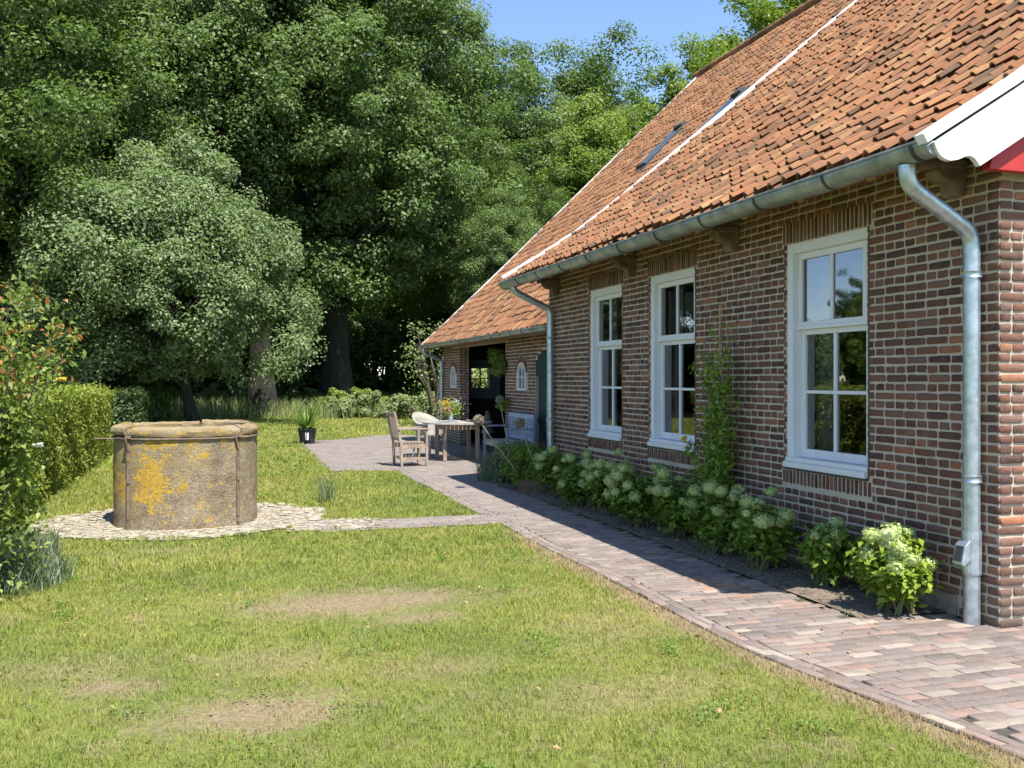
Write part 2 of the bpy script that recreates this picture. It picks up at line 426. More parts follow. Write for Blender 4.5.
L_AGA = m_leaf('strap_leaf', (.10, .17, .03), (.2, .3, .06), (.34, .42, .12), .4)
L_PINK = m_leaf('pink_petal', (.55, .22, .16), (.65, .34, .26), (.75, .5, .42), .3)
L_WHT = m_leaf('white_petal', (.6, .6, .55), (.7, .7, .66), (.8, .8, .76), .3)
SEED = simple('dry_seed_head', (.33, .29, .20), .9, .35, 60, bump=1)
BAMB = simple('bamboo', (.42, .27, .12), .7, .2, 8)
STEMG = simple('green_stem', (.13, .13, .06), .7, .2, 8)

# ------------------------------------------------------------------ ground, path, bed
X_PATH0, X_BED, W = 3.0, 4.08, 4.775
YC, YM, YF, XF = 4.64, 13.0, 23.4, 5.67       # near corner, end of the tall part, far end, recessed barn wall
EAVE_X, EAVE_Z, RX, RZ = 4.12, 3.05, 13.2, 10.28

g = MB()
g.add([(-600, -600, -.012), (600, -600, -.012), (600, 900, -.012), (-600, 900, -.012)], [(0, 1, 2, 3)])
tag(g.build('lawn', TURF), 'sunlit mown lawn with straw coloured worn patches', None, None, 'structure')

def slab_sheet(name, poly, z, mat, label):
    m = MB(); m.add([(x, y, z) for x, y in poly], [tuple(range(len(poly)))])
    return tag(m.build(name, mat), label, None, None, 'structure')

rng = np.random.default_rng(5)

def chamfer_blocks(name, rects, mapf, mat, parent=None, proud=.004, jit=.0025, cham=.004, cr=.08):
    """rects: list (u0,u1,v0,v1,extra). Each becomes a small block: rough-edged face proud of the joint, chamfered ring behind it"""
    V = []; F4 = []; F8 = []
    for (u0, u1, v0, v1) in rects:
        du, dv = u1 - u0, v1 - v0
        if du < .012 or dv < .008: continue
        h = proud + random.uniform(-.002, .002)
        tl = .0028 if mat is PAVER else .0015; tx, ty = random.uniform(-tl, tl), random.uniform(-tl, tl)
        ou = [(0, cr * 1.6), (cr, 0), (.5, 0), (1 - cr, 0), (1, cr * 1.6), (1, 1 - cr * 1.6), (1 - cr, 1), (.5, 1), (cr, 1), (0, 1 - cr * 1.6)]
        b = len(V); nn = len(ou)
        c = min(cham, du * .2, dv * .25)
        ring = []
        for (a, q) in ou:
            ring.append((u0 + a * du + random.uniform(-jit, jit), v0 + q * dv + random.uniform(-jit, jit)))
        cu, cv = (u0 + u1) / 2, (v0 + v1) / 2
        for (u, v) in ring: V.append(mapf(u, v, -.02))
        for (u, v) in ring: V.append(mapf(u, v, h - c * .8))
        for (u, v) in ring:
            uu = u + (c if u < cu else -c) * min(1, abs(u - cu) / (du / 2 + 1e-6)); vv = v + (c if v < cv else -c) * min(1, abs(v - cv) / (dv / 2))
            V.append(mapf(uu, vv, h + tx * (u - cu) / du * 2 + ty * (v - cv) / dv * 2))
        for r in (0, nn):
            for i in range(nn):
                j = (i + 1) % nn
                F4.append((b + r + i, b + r + j, b + r + nn + j, b + r + nn + i))
        F8.append(tuple(b + 2 * nn + i for i in range(nn)))
    return np_mesh(name, np.array([tuple(v) for v in V]), [np.array(F4, np.int32), np.array(F8, np.int32)], mat, parent)

def inside(poly, x, y):
    c = False; n = len(poly)
    for i in range(n):
        x0, y0 = poly[i]; x1, y1 = poly[(i + 1) % n]
        if (y0 > y) != (y1 > y) and x < (x1 - x0) * (y - y0) / (y1 - y0) + x0: c = not c
    return c

path_poly = [(X_PATH0 + 1.15, -3), (8, -3), (8, YC - .02), (W + .02, YC - .02), (W + .02, 5.05), (X_BED, 5.05 + .1), (X_BED, 14.3), (W, 14.5), (XF, 14.5), (XF, 24), (5.2, 26.2), (4.3, 26.0),
             (3.4, 24.7), (2.05, 24.0), (1.9, 16.2), (X_PATH0, 15.95), (X_PATH0, 10.45), (1.0, 10.5), (1.0, 9.78), (X_PATH0, 9.75), (X_PATH0, 4.7)]
slab_sheet('path_joint', path_poly, -.006, JOINT, 'dark sand in the joints of the paving')
def edge(v): return .15 * np.maximum(0, 4.7 - np.asarray(v, float)) + .012 * np.sin(np.asarray(v, float) * 2.1)
def gmap(u, v, h):
    return (u + float(edge(v)) * max(0, min(1, (6.5 - u) / 3.5)) if u > 2.95 and v < 15.9 else u, v, h + .002 * math.sin(u * 3.1 + v * 1.7) + .002 * math.sin(v * 4.3))
rects = []
y = 2.0; row = 0
while y < 26:
    ph = .083; x = X_PATH0 + .22 if y < 15.9 else 1.9
    if y > 9.72 and y < 10.42 and False: x = 1.0
    off = (row % 2) * .104 + random.uniform(-.035, .035)
    lo = X_PATH0 + .14
    if y > 15.95: lo = 1.9
    hi = 6.5 if y < YC else XF
    x = lo - off
    while x < hi:
        ln = .207
        x0, x1 = max(x, lo), x + ln
        if inside(path_poly, (x0 + x1) / 2, y + .033) and x1 - x0 > .03:
            rects.append((x0 + .0025, x1 - .0025, y + .0025, y + ph - .003))
        x += ln
    y += ph; row += 1
for k in range(2):          # two edging rows laid lengthwise
    yy = 1.5 + k * .1
    while yy < 15.95:
        xo = X_PATH0 + .069 * k
        if not (9.72 < yy < 10.45 and False): rects.append((xo + .003, xo + .066, yy + .003, yy + .203))
        yy += .207
yy = 9.79
for r in range(6):          # narrow strip across the lawn to the well
    x = 1.05 - .1 * (r % 2)
    while x < 2.98:
        rects.append((x + .003, min(x + .204, 2.995), yy + .003, yy + .102)); x += .207
    yy += .107
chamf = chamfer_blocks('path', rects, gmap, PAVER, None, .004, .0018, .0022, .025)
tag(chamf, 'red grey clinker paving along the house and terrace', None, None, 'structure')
slab_sheet('garden_bed', [(X_BED + .01, 5.12), (W + .02, 5.06), (W + .02, YM), (XF, YM), (XF, 14.5), (W, 14.5), (X_BED + .01, 14.3)], .01, SOIL, 'brown soil bed at the foot of the wall')

# clods in the bed
m = MB()
for i in range(900):
    yy = random.uniform(5.1, 14.2); r = random.choice([.008, .012, .016, .022]) * random.uniform(.7, 1.3)
    m.ball((random.uniform(X_BED + .02, W - .02), yy, .012), r, 5, 4, (1, 1, .6), .3)
tag(m.build('bed_clods', SOIL), 'loose soil crumbs and gravel in the bed', None, None, 'stuff')

# pale pebbles round the well and towards the strip
WX, WY, WR = -.30, 11.12, .82
peb_c = []
gp = [(WX + 1.55 * math.cos(a) * (1 + .07 * math.sin(3 * a)), WY - .02 + 1.3 * math.sin(a) * (1 + .06 * math.cos(4 * a))) for a in [k * math.pi / 18 for k in range(36)]]
slab_sheet('pebble_ground', gp, .002, GRIT, 'pale gravelly ground round the well')
slab_sheet('gravel_strip', [(.8, 9.9), (1.6, 9.84), (1.6, 10.5), (.8, 10.75)], .004, GRIT, 'pale gravel between the well and the paved strip')
m = MB(); tries = 0
while len(peb_c) < 330 and tries < 9000:
    tries += 1
    x, y = random.uniform(-2.1, 1.9), random.uniform(9.6, 12.3)
    d = math.hypot((x - WX) / 1.6, (y - WY) / 1.32)
    strip = .7 < x < 1.75 and 9.85 < y < 10.6
    if not ((d < 1 and math.hypot(x - WX, y - WY) > WR + .02) or strip): continue
    r = random.uniform(.022, .045) if d < .82 or strip else random.uniform(.045, .095)
    if any((x - a) ** 2 + (y - b) ** 2 < (r + c) ** 2 * .9 for a, b, c in peb_c): continue
    peb_c.append((x, y, r))
    m.ball((x, y, .008), r, 7, 5, (random.uniform(.85, 1.2), random.uniform(.8, 1.1), .22), .2)
tag(m.build('pebbles', STONEW, None, True), 'pale round cobbles and pebbles set round the well', None, None, 'stuff')

# ------------------------------------------------------------------ house
house = tag(empty('farmhouse', (W, YC, 0)), 'long brick farmhouse with orange pantile roof and white sash windows', 'house')
OFF = Vector((-W, -YC, 0))
def fix(o):      # meshes are written in world coordinates, the thing's origin is its near corner
    o.location = OFF; return o

# main roof profile (X, Z) of the tiles' upper face, and the barn's
PROF_M = [(EAVE_X, EAVE_Z), (4.7, 3.40), (5.3, 3.79), (5.8, 4.17), (6.31, 4.58), (8.64, 6.50), (RX, 10.24)]
PROF_F = [(5.14, 2.44), (5.7, 2.95), (7.7, 4.87), (RX, 10.24)]

def zroof(prof, x):
    for (a, b), (c, d) in zip(prof, prof[1:]):
        if x <= c: return b + (d - b) * (x - a) / (c - a)
    return prof[-1][1]

def roof_tiles(name, prof, y0, y1, label):
    segs = []; s = 0
    for (a, b), (c, d) in zip(prof, prof[1:]):
        L = math.hypot(c - a, d - b); segs.append((s, s + L, a, b, (c - a) / L, (d - b) / L)); s += L
    def P(q):
        for (s0, s1, a, b, dx, dz) in segs:
            if q <= s1 or s1 == s: return a + dx * (q - s0), b + dz * (q - s0), dx, dz
    exp_, pitch = .255, .178
    nr = int(s / exp_); nc = int((y1 - y0) / pitch); pitch = (y1 - y0) / nc
    prof_u = [(-.02, .002), (.12, -.012), (.32, -.019), (.5, -.012), (.64, .006), (.76, .026), (.86, .036), (.96, .034), (1.04, .020), (1.09, .002)]
    prof_u = [(1 - u, h_) for u, h_ in [(-.02, .0), (.12, -.014), (.32, -.021), (.5, -.014), (.64, .002), (.73, .024), (.82, .044), (.91, .050), (1.0, .042), (1.06, .024)]][::-1]
    n = len(prof_u); V = []; F = []
    for r in range(nr):
        wob = [random.uniform(-.006, .006) for _ in range(nc)]
        for c in range(nc):
            q0 = r * exp_ - .03 + random.uniform(-.02, .02) - (.05 if random.random() < .01 else 0) + .012 * math.sin(c * .5 + r * .2); q1 = q0 + .33
            yb = y0 + c * pitch + random.uniform(-.005, .005)
            lift0 = .034 + random.uniform(-.012, .018); lift1 = .004
            sk = random.uniform(-.008, .008); tw = random.uniform(-.012, .012)
            b = len(V)
            for (q, lift, lip) in ((q0, lift0, 0), ((q0 + q1) / 2, (lift0 + lift1) / 2 + .003, 0), (q1, lift1, 0), (q0, lift0, 1)):
                X, Z, dx, dz = P(max(q, -.04) if q < s else s)
                if q < 0: X, Z = prof[0][0] + segs[0][4] * q, prof[0][1] + segs[0][5] * q
                for (u, hh) in prof_u:
                    h = hh * 1.25 + lift + .012 * math.sin(q * 1.3 + yb * .9) + .008 * math.sin(yb * 2.3 - q) + tw * (u - .5) - (.017 if lip else 0)
                    V.append((X - dz * h, yb + u * pitch + sk * (q - q0) / .33, Z + dx * h))
            for k in range(n - 1):
                F.append((b + k, b + k + 1, b + n + k + 1, b + n + k))
                F.append((b + n + k, b + n + k + 1, b + 2 * n + k + 1, b + 2 * n + k))
                F.append((b + 3 * n + k, b + 3 * n + k + 1, b + k + 1, b + k))
    o = fix(np_mesh(name, np.array(V), np.array(F, np.int32), TILE, house, True))
    if label: o['label'] = label
    me = o.data
    try: me.set_sharp_from_angle(angle=R(50))
    except Exception: pass
    # sarking below and the far slope
    d = MB()
    pts = [(x, z - .03) for x, z in prof] + [(2 * RX - x, z - .03) for x, z in prof[::-1][1:]]
    low = [(x, z - .14) for x, z in pts[::-1]]
    low[0] = (low[0][0], low[0][1] + .08); low[-1] = (low[-1][0], low[-1][1] + .08)
    poly = pts + low
    poly2 = pts
    npt = len(pts)
    vs = []
    for yy in (y0 + .02, y1 - .02):
        vs += [(x, yy, z) for x, z in pts] + [(x, yy, z) for x, z in low[::-1]]
    T = 2 * npt; fs = []
    for i in range(npt - 1):
        fs.append((i, i + 1, T + i + 1, T + i)); fs.append((npt + i, npt + i + 1, T + npt + i + 1, T + npt + i))
        for s_ in (0, T): fs.append((s_ + i, s_ + i + 1, s_ + npt + i + 1, s_ + npt + i))
    fs.append((0, npt, T + npt, T)); fs.append((npt - 1, 2 * npt - 1, T + 2 * npt - 1, T + npt - 1))
    d.add(vs, fs); dk = d.build('roof_deck', WOODD, house); fix(dk)
    return o
WOODD = simple('roof_underlay', (.20, .11, .06), .9, .3, 6)
roof_m = roof_tiles('roof', PROF_M, 4.50, 13.07, 'near roof slope of uneven orange pantiles')
roof_f = roof_tiles('roof', PROF_F, 13.0, YF - .01, 'lower far roof slope of orange pantiles')

def along(prof, f, extra=0):
    return [(x, z) for x, z in prof]

# verge boards: white caps over the two far edges, broad fascia on the near gable
def verge(prof, y0, y1, up, dn, name='verge_board', x_end=None):
    m = MB(); n = len(prof); vs = []
    for yy in (y0, y1):
        for i, (x, z) in enumerate(prof):
            a = prof[max(i - 1, 0)]; b = prof[min(i + 1, n - 1)]; L = math.hypot(b[0] - a[0], b[1] - a[1]); nx, nz = -(b[1] - a[1]) / L, (b[0] - a[0]) / L
            vs.append((x + nx * up, yy, z + nz * up)); vs.append((x + nx * dn, yy, z + nz * dn))
    T = 2 * n; fs = [(0, 1, T + 1, T), (T - 2, T - 1, 2 * T - 1, 2 * T - 2)]
    for i in range(n - 1):
        a = 2 * i
        fs += [(a, a + 2, a + 3, a + 1), (T + a, T + a + 1, T + a + 3, T + a + 2), (a, T + a, T + a + 2, a + 2), (a + 1, a + 3, T + a + 3, T + a + 1)]
    m.add(vs, fs); return fix(m.build(name, WHITE, roof_m, False, .004))
def ch(o, par): o.parent = par; o.location = (0, 0, 0); return o
ext = lambda p, d: [(p[0][0] - d, p[0][1] - d * .62)] + p
ch(verge(ext(PROF_M, .01), 13.075, 13.13, .10, -.16), roof_m)
ch(verge(ext(PROF_F, .01), YF - .005, YF + .05, .08, -.16), roof_f)
ch(verge(ext(PROF_M, .10), 4.425, 4.505, .075, .012), roof_m)
def ray_pt(px, py, Y):
    t = Y / (875.5 - .3072 * (px - 512)); return t * .9517 * (px - 215), Y, 1.6 + (379 - py) * t
# broad fascia on the near gable with its scalloped foot
def below(x, d):
    z = zroof(PROF_M, x); k = (zroof(PROF_M, x + .05) - z) / .05; L = math.hypot(1, k); return (x + k / L * d, z - d / L)
topf = [(EAVE_X - .10, EAVE_Z - .066)] + [below(x, .004) for x in (4.3, 4.7, 5.3, 5.8, 6.31, 8.64, 12.9)]
botf = [below(x, .285) for x in (12.7, 8.64, 6.31, 5.8, 5.3, 4.7)]
foot = [ray_pt(px, py, 4.43) for px, py in ((980.5, 165.8), (977, 160.5), (973.9, 157), (970, 155.6), (966.3, 156), (962, 158), (958.6, 159.4), (951, 160.5), (945.5, 158.6), (941.1, 155.5), (938, 151), (936, 146), (934, 140.5))]
botf += [(x, z) for x, _, z in foot]
m = MB(); m.prism(topf + botf, lambda u, v, s: (u, 4.432 + .035 * s, v)); ch(fix(m.build('fascia', WHITE, roof_m)), roof_m)
m = MB(); e0 = [below(x, .262) for x in (4.75, 5.3, 5.8, 6.31, 8.64, 12.6)]; e1 = [below(x, .284) for x in (4.75, 5.3, 5.8, 6.31, 8.64, 12.6)]
m.prism(e0 + e1[::-1], lambda u, v, s: (u, 4.424 + .01 * s, v)); ch(fix(m.build('drip_moulding', WHITE, roof_m)), roof_m)
m = MB()
m.prism([(4.55, 2.90), (RX, 2.90), (RX, 9.9), (4.9, 3.35), (4.6, 3.02)], lambda u, v, s: (u, 4.50 + .06 * s, v))
fix(m.build('gable_boarding', RED, house))
# ridge tiles
m = MB()
y = 4.4
while y < YF + .1:
    m.tube([(RX, y, RZ + .02), (RX, y + .36, RZ + .035)], [.11, .125], 10); y += .33
fix(m.build('ridge', TILE, house, True))

# ------------------------------------------------------------------ brick walls
COURSE = .0655
def wall_rects(u0, u1, z0, z1, holes, ztop=None, jitter=.004, phase=0):
    rects = []; i = 0; z = z0
    while z < z1 - .02:
        zc = z + COURSE / 2
        top = min(z + COURSE, z1)
        blocked = sorted([h(zc) for h in holes if h(zc)])
        st = (i + phase) % 2 == 0
        pitch = .213 if st else .1065
        u = u0 - (0 if st else .053) - (.106 if (i // 2) % 2 and st else 0) + random.uniform(-.012, .012)
        if not st: u = u0 - .0
        while u < u1:
            p = pitch * random.uniform(.97, 1.03)
            if not st and random.random() < .07: p = .213
            if st and random.random() < .06: p = .1065
            a, b = max(u, u0), min(u + p, u1)
            segs = [(a, b)]
            for (h0, h1) in blocked:
                ns = []
                for (s, e) in segs:
                    if e <= h0 or s >= h1: ns.append((s, e))
                    else:
                        if s < h0: ns.append((s, h0))
                        if e > h1: ns.append((h1, e))
                segs = ns
            for (s, e) in segs:
                if ztop and zc > ztop((s + e) / 2): continue
                if e - s > .03:
                    j = random.uniform(-.002, .002)
                    rects.append((s + .0072 + random.uniform(0, .002), e - .0072, z + .0085 + j, top - .0085 + j))
            u += p
        z += COURSE; i += 1
    return rects

WINS = [(5.90, 6.965), (8.58, 9.63), (10.40, 11.42)]
WZ0, WZ1 = .82, 2.775
def hole(a, b, z0, z1): return lambda z: (a, b) if z0 < z < z1 else None
holes = []
for (a, b) in WINS:
    holes += [hole(a, b, WZ0, WZ1), hole(a - .05, b + .05, WZ1 - .01, WZ1 + .19), hole(a - .05, b + .05, WZ0 - .135, WZ0 + .01)]
def mapL(x): return lambda u, v, h: (x - h, u, v)
def mapG(y): return lambda u, v, h: (u, y - h, v)
rc = wall_rects(YC + .003, YM, .0, 3.32, holes + [lambda z: (YC + .35, 5.9) if z < .14 else None])
fix(chamfer_blocks('wall', rc, mapL(W + .006), BRICK, house)).__setitem__('label', 'shaded long front wall of brown brick')
LINT = m_brick('lintel_brick', .9)
for (a, b) in WINS:
    for (z0, z1) in ((WZ1 + .004, WZ1 + .185), (WZ0 - .13, WZ0 - .012)):
        n = int((b - a + .1) / .05); p = (b - a + .1) / n; rc = []
        for k in range(n):
            rc.append((a - .05 + k * p + .011, a - .05 + (k + 1) * p - .011, z0 + random.uniform(0, .006), z1 - random.uniform(0, .006)))
        fix(chamfer_blocks('brick_lintel' if z0 > 2 else 'brick_sill', rc, mapL(W + .003), LINT, house))
# mortar backing of the long wall, with the openings left out
m = MB()
def backing(m, cuts, u0, u1, z0, z1, f, t=.24):
    """grid of boxes leaving out the cut rectangles; f maps a box (u0,u1,z0,z1) to box arguments"""
    us = sorted({u0, u1, *[c[0] for c in cuts], *[c[1] for c in cuts]}); zs = sorted({z0, z1, *[c[2] for c in cuts], *[c[3] for c in cuts]})
    for a, b in zip(us, us[1:]):
        runs = []
        for c, d in zip(zs, zs[1:]):
            uc, zc = (a + b) / 2, (c + d) / 2
            if any(k[0] < uc < k[1] and k[2] < zc < k[3] for k in cuts): continue
            if runs and abs(runs[-1][1] - c) < 1e-6: runs[-1][1] = d
            else: runs.append([c, d])
        for c, d in runs: f(a, b, c, d)
backing(m, [(a, b, WZ0, WZ1) for a, b in WINS], YC + .012, YM, 0, 3.34, lambda a, b, c, d: m.box(W + .008, W + .25, a, b, c, d))
fix(m.build('mortar_backing', MORTAR, house))
m = MB(); m.box(W - .012, W + .1, YC + .36, 5.88, -.05, .138); fix(m.build('plinth', PLINTH, house, False, .01))
# reveals (bricks turned into the openings)
rcs = []
def mapR(y, sgn): return lambda u, v, h: (u, y + sgn * h, v)
for (a, b) in WINS:
    z = WZ0; k = 0
    while z < WZ1 - .03:
        for (yy, sg) in ((a, 1), (b, -1)):
            rcs.append((W + .004, W + (.10 if k % 2 else .10), z + .006, z + COURSE - .006, yy, sg))
        z += COURSE; k += 1
for sg, sel in ((1, 0), (-1, 1)):
    for (a, b) in WINS:
        yy = (a, b)[sel]
        rr = [r[:4] for r in rcs if r[4] == yy and r[5] == sg]
        fix(chamfer_blocks('reveal', rr, mapR(yy - sg * .004, sg), BRICK, house, .004))
# near gable wall
rc = wall_rects(W + .003, 9.5, .0, 2.9, [], phase=0)
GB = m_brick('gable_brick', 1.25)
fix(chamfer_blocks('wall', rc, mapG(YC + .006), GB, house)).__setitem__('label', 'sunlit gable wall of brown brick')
m = MB(); m.box(W + .26, 2 * RX - W, YC + .012, YC + .26, 0, 2.95); m.box(W + .009, W + .255, YC + .0125, YC + .26, 0, 2.95)
m.box(2 * RX - W - .25, 2 * RX - W, YC + .27, YF - .02, 0, 3.2)
fix(m.build('mortar_backing', MORTAR, house))
# return wall where the house steps back to the barn
rc = wall_rects(W + .003, XF + .2, .0, 3.6, [], ztop=lambda u: zroof(PROF_M, u) - .16)
fix(chamfer_blocks('wall', rc, lambda u, v, h: (u, YM - .006 + h, v), BRICK, house)).__setitem__('label', 'narrow return wall between house and barn')
m = MB(); m.box(W + .012, XF + .3, YM - .2, YM - .010, 0, 3.35); m.box(XF, RX, YM - .2, YM - .011, 0, 2.3)
fix(m.build('mortar_backing', MORTAR, house))

# barn wall
OPN = (18.03, 21.78, 0, 2.38); BW = [(16.72, 17.22), (22.1, 22.58)]; DOOR = (14.85, 16.17)
def arch(a, b, z0, zs, zt):
    c = (a + b) / 2; hw = (b - a) / 2
    def f(z):
        if z < z0 or z > zt: return None
        if z <= zs: return (a, b)
        q = hw * math.sqrt(max(0, 1 - ((z - zs) / (zt - zs)) ** 2)); return (c - q, c + q)
    return f
holes = [hole(*OPN), arch(*DOOR, 0, 1.86, 2.16)] + [arch(a - .09, b + .09, 1.38, 1.74, 2.04) for a, b in BW] + [hole(OPN[0] - .25, OPN[1] + .6, 2.37, 2.53)]
rc = wall_rects(YM, YF, 0, 2.72, holes)
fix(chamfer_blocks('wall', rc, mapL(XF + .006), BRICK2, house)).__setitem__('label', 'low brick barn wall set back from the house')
# radial bricks of the little arches
for a, b in BW:
    V = MB(); c = (a + b) / 2
    for k in range(11):
        t0, t1 = math.pi * k / 11 + .02, math.pi * (k + 1) / 11 - .02
        q = [(c + (.25) * math.cos(t), 1.73 + .20 * math.sin(t)) for t in (t0, t1)] + [(c + .345 * math.cos(t), 1.73 + .31 * math.sin(t)) for t in (t1, t0)]
        V.prism(q, lambda u, v, s: (XF - .002 + .05 * s, u, v))
    fix(V.build('brick_arch', BRICK, house))
m = MB()
cuts = [OPN] + [(DOOR[0], DOOR[1], 0, 1.95), (DOOR[0] + .12, DOOR[1] - .12, 0, 2.06), (DOOR[0] + .3, DOOR[1] - .3, 0, 2.13)] + [(a, b, 1.4, 1.80) for a, b in BW]
backing(m, cuts, YM + .01, YF - .003, 0, 2.75, lambda a, b, c, d: m.box(XF + .008, XF + .25, a, b, c, d))
fix(m.build('mortar_backing', MORTAR, house))
for yy, sg in ((OPN[1], -1), (OPN[0], 1)):
    rr = wall_rects(XF + .003, XF + .25, 0, 2.38, [])
    fix(chamfer_blocks('reveal', rr, mapR(yy, sg), BRICK2, house, .006))
# far gable wall with the porch window
GX0, GX1 = XF + .26, 2 * RX - W
m = MB(); backing(m, [(6.33, 6.86, 1.37, 1.88)], GX0, GX1, 0, 2.7, lambda a, b, c, d: m.box(a, b, YF - .24, YF - .01, c, d))
m.box(XF + .009, GX0, YF - .24, YF - .0105, 0, 2.7)
m.add([(XF, YF - .01, 2.7), (GX1, YF - .01, 2.7), (RX, YF - .01, 10)], [(0, 1, 2)])
fix(m.build('wall', MORTAR, house)).__setitem__('label', 'far gable wall with a small porch window')
# porch inside: upper boards, dark lower lining, side and back
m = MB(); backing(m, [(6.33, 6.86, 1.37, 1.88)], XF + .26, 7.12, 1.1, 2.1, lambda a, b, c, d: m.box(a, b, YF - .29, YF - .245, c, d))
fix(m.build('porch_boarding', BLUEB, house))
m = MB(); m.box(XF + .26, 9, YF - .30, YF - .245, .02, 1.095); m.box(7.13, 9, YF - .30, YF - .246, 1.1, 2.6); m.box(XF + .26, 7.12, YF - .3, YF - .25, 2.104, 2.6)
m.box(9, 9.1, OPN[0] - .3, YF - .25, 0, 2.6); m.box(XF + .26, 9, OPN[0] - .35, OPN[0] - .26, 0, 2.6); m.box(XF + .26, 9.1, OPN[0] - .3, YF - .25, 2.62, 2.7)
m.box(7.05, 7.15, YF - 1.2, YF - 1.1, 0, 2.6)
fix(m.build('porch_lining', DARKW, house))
m = MB(); 
for k in range(2): m.box(6.33 + .25 * k + .0, 6.33 + .25 * k + .03, YF - .28, YF - .24, 1.37, 1.88)
m.box(6.33, 6.86, YF - .281, YF - .241, 1.6, 1.62)
fix(m.build('porch_window_frame', DARKW, house))
m = MB(); m.box(XF + .0, 9, OPN[0] - .2, YF - .3, -.01, .004); fix(m.build('porch_floor', JOINT, house))
# timber beam over the opening, wall plates
m = MB(); m.box(XF - .02, XF + .2, OPN[0] - .25, OPN[1] + .6, 2.385, 2.52); fix(m.build('timber_beam', WOOD, house, False, .01))
m = MB(); m.box(XF - .05, XF + .15, YM + .05, YF, 2.73, 2.84); fix(m.build('wall_plate', WOOD, house, False, .01))
m = MB(); m.box(W - .085, W + .2, YC + .25, YM - .05, 3.125, 3.23); fix(m.build('wall_plate', WOOD, house, False, .012))
# rafter feet
y = YC + .5
while y < YM:
    m = MB(); m.beam((EAVE_X + .06, y, EAVE_Z - .08), (EAVE_X + 1.0, y, zroof(PROF_M, EAVE_X + 1) - .17), .08, .09); y += .78
    fix(m.build('rafter', WOOD, house))
# timber corbels
def corbel(y):
    m = MB()
    m.prism([(0, 0), (-.26, 0), (-.27, -.06), (-.24, -.10), (-.25, -.14), (-.20, -.20), (-.12, -.21), (-.1, -.29), (-.05, -.31), (0, -.24)], lambda u, v, s: (W + .01 + u, y - .065 + .13 * s, 3.12 + v))
    m.box(W - .30, W - .0, y - .08, y + .08, 3.0, 3.06)
    fix(m.build('corbel', CORB, house, False, .012))
for y in (4.98, 7.78, 10.05, 12.62): corbel(y)

# windows
def sash_window(a, b):
    o = empty('window'); o.parent = house; o.location = (W + OFF.x, (a + b) / 2 + OFF.y, WZ0)
    hw = (b - a) / 2; H = WZ1 - WZ0
    # local: x into the room, y along the wall, z up from the bottom
    F = MB(); d0 = .018
    fw = .085
    F.box(.075, .17, -hw + .002, -hw + fw, .06, H); F.box(d0, .17, hw - fw, hw - .002, .06, H); F.box(d0, .17, -hw + .002, hw - fw - .001, H - .085, H + .001)
    F.build('frame', WHITE, o, False, .004)
    S = MB(); S.box(-.028, .15, -hw - .0, hw + .0, 0.012, .062); S.box(-.004, .1, -hw + .003, hw - .003, .062, .10); S.build('sill', WHITE, o, False, .005)
    S = MB(); S.box(-.018, .14, -hw - .01, hw + .01, -.006, .012); S.build('sill_flashing', DARKZ, o)
    i = hw - fw; st = .052
    zr = 2.04 - WZ0
    U = MB(); xd = (.070, .112)     # upper sash in front
    z0, z1 = zr, H - .085
    U.box(*xd, -i, -i + st, z0, z1); U.box(*xd, i - st, i, z0, z1); U.box(*xd, -i + st, i - st, z1 - .055, z1); U.box(*xd, -i + st, i - st, z0, z0 + .055)
    U.box(xd[0] + .006, xd[1], -.016, .016, z0 + .055, z1 - .055); U.box(xd[0] - .012, xd[1], -i - .012, i + .012, z0 - .012, z0 + .016)
    U.build('sash', WHITE, o, False, .003)
    Lw = MB(); xl = (.105, .155); z0b, z1b = .10, zr - .012
    Lw.box(*xl, -i, -i + st, z0b, z1b); Lw.box(*xl, i - st, i, z0b, z1b); Lw.box(*xl, -i + st, i - st, z1b - .045, z1b); Lw.box(*xl, -i + st, i - st, z0b, z0b + .075)
    mid = (z0b + .075 + z1b - .045) / 2
    Lw.box(xl[0] + .006, xl[1], -.016, .016, z0b + .075, mid - .014); Lw.box(xl[0] + .006, xl[1], -.016, .016, mid + .014, z1b - .045); Lw.box(xl[0] + .006, xl[1], -i + st, i - st, mid - .014, mid + .014)
    Lw.build('sash', WHITE, o, False, .003)
    for (x, zz0, zz1) in ((.092, zr + .05, H - .135), (.13, .17, zr - .05)):
        P = MB(); P.add([(x, -i + st - .01, zz0), (x, i - st + .01, zz0), (x, i - st + .01, zz1), (x, -i + st - .01, zz1)], [(0, 3, 2, 1)]); P.build('pane', GLASS, o, recalc=False)
    Cn = MB()
    for sd in (-1, 1):
        n = 14; vs = []
        wdt = .30 if sd > 0 else .16
        for k in range(n + 1):
            yy = sd * (i + .02 - wdt * k / n); xx = .26 + .018 * math.sin(k * 2.1)
            vs += [(xx, yy, .1), (xx, yy, H)]
        Cn.add(vs, [(2 * k, 2 * k + 2, 2 * k + 3, 2 * k + 1) for k in range(n)])
    Cn.build('curtain', CURT, o)
    return o
for a, b in WINS: sash_window(a, b)
# dark room behind the windows
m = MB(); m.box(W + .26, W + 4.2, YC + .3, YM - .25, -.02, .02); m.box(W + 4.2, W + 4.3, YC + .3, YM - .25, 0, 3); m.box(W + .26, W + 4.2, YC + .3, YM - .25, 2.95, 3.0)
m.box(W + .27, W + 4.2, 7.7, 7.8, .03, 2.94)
fix(m.build('room', ROOM, house))
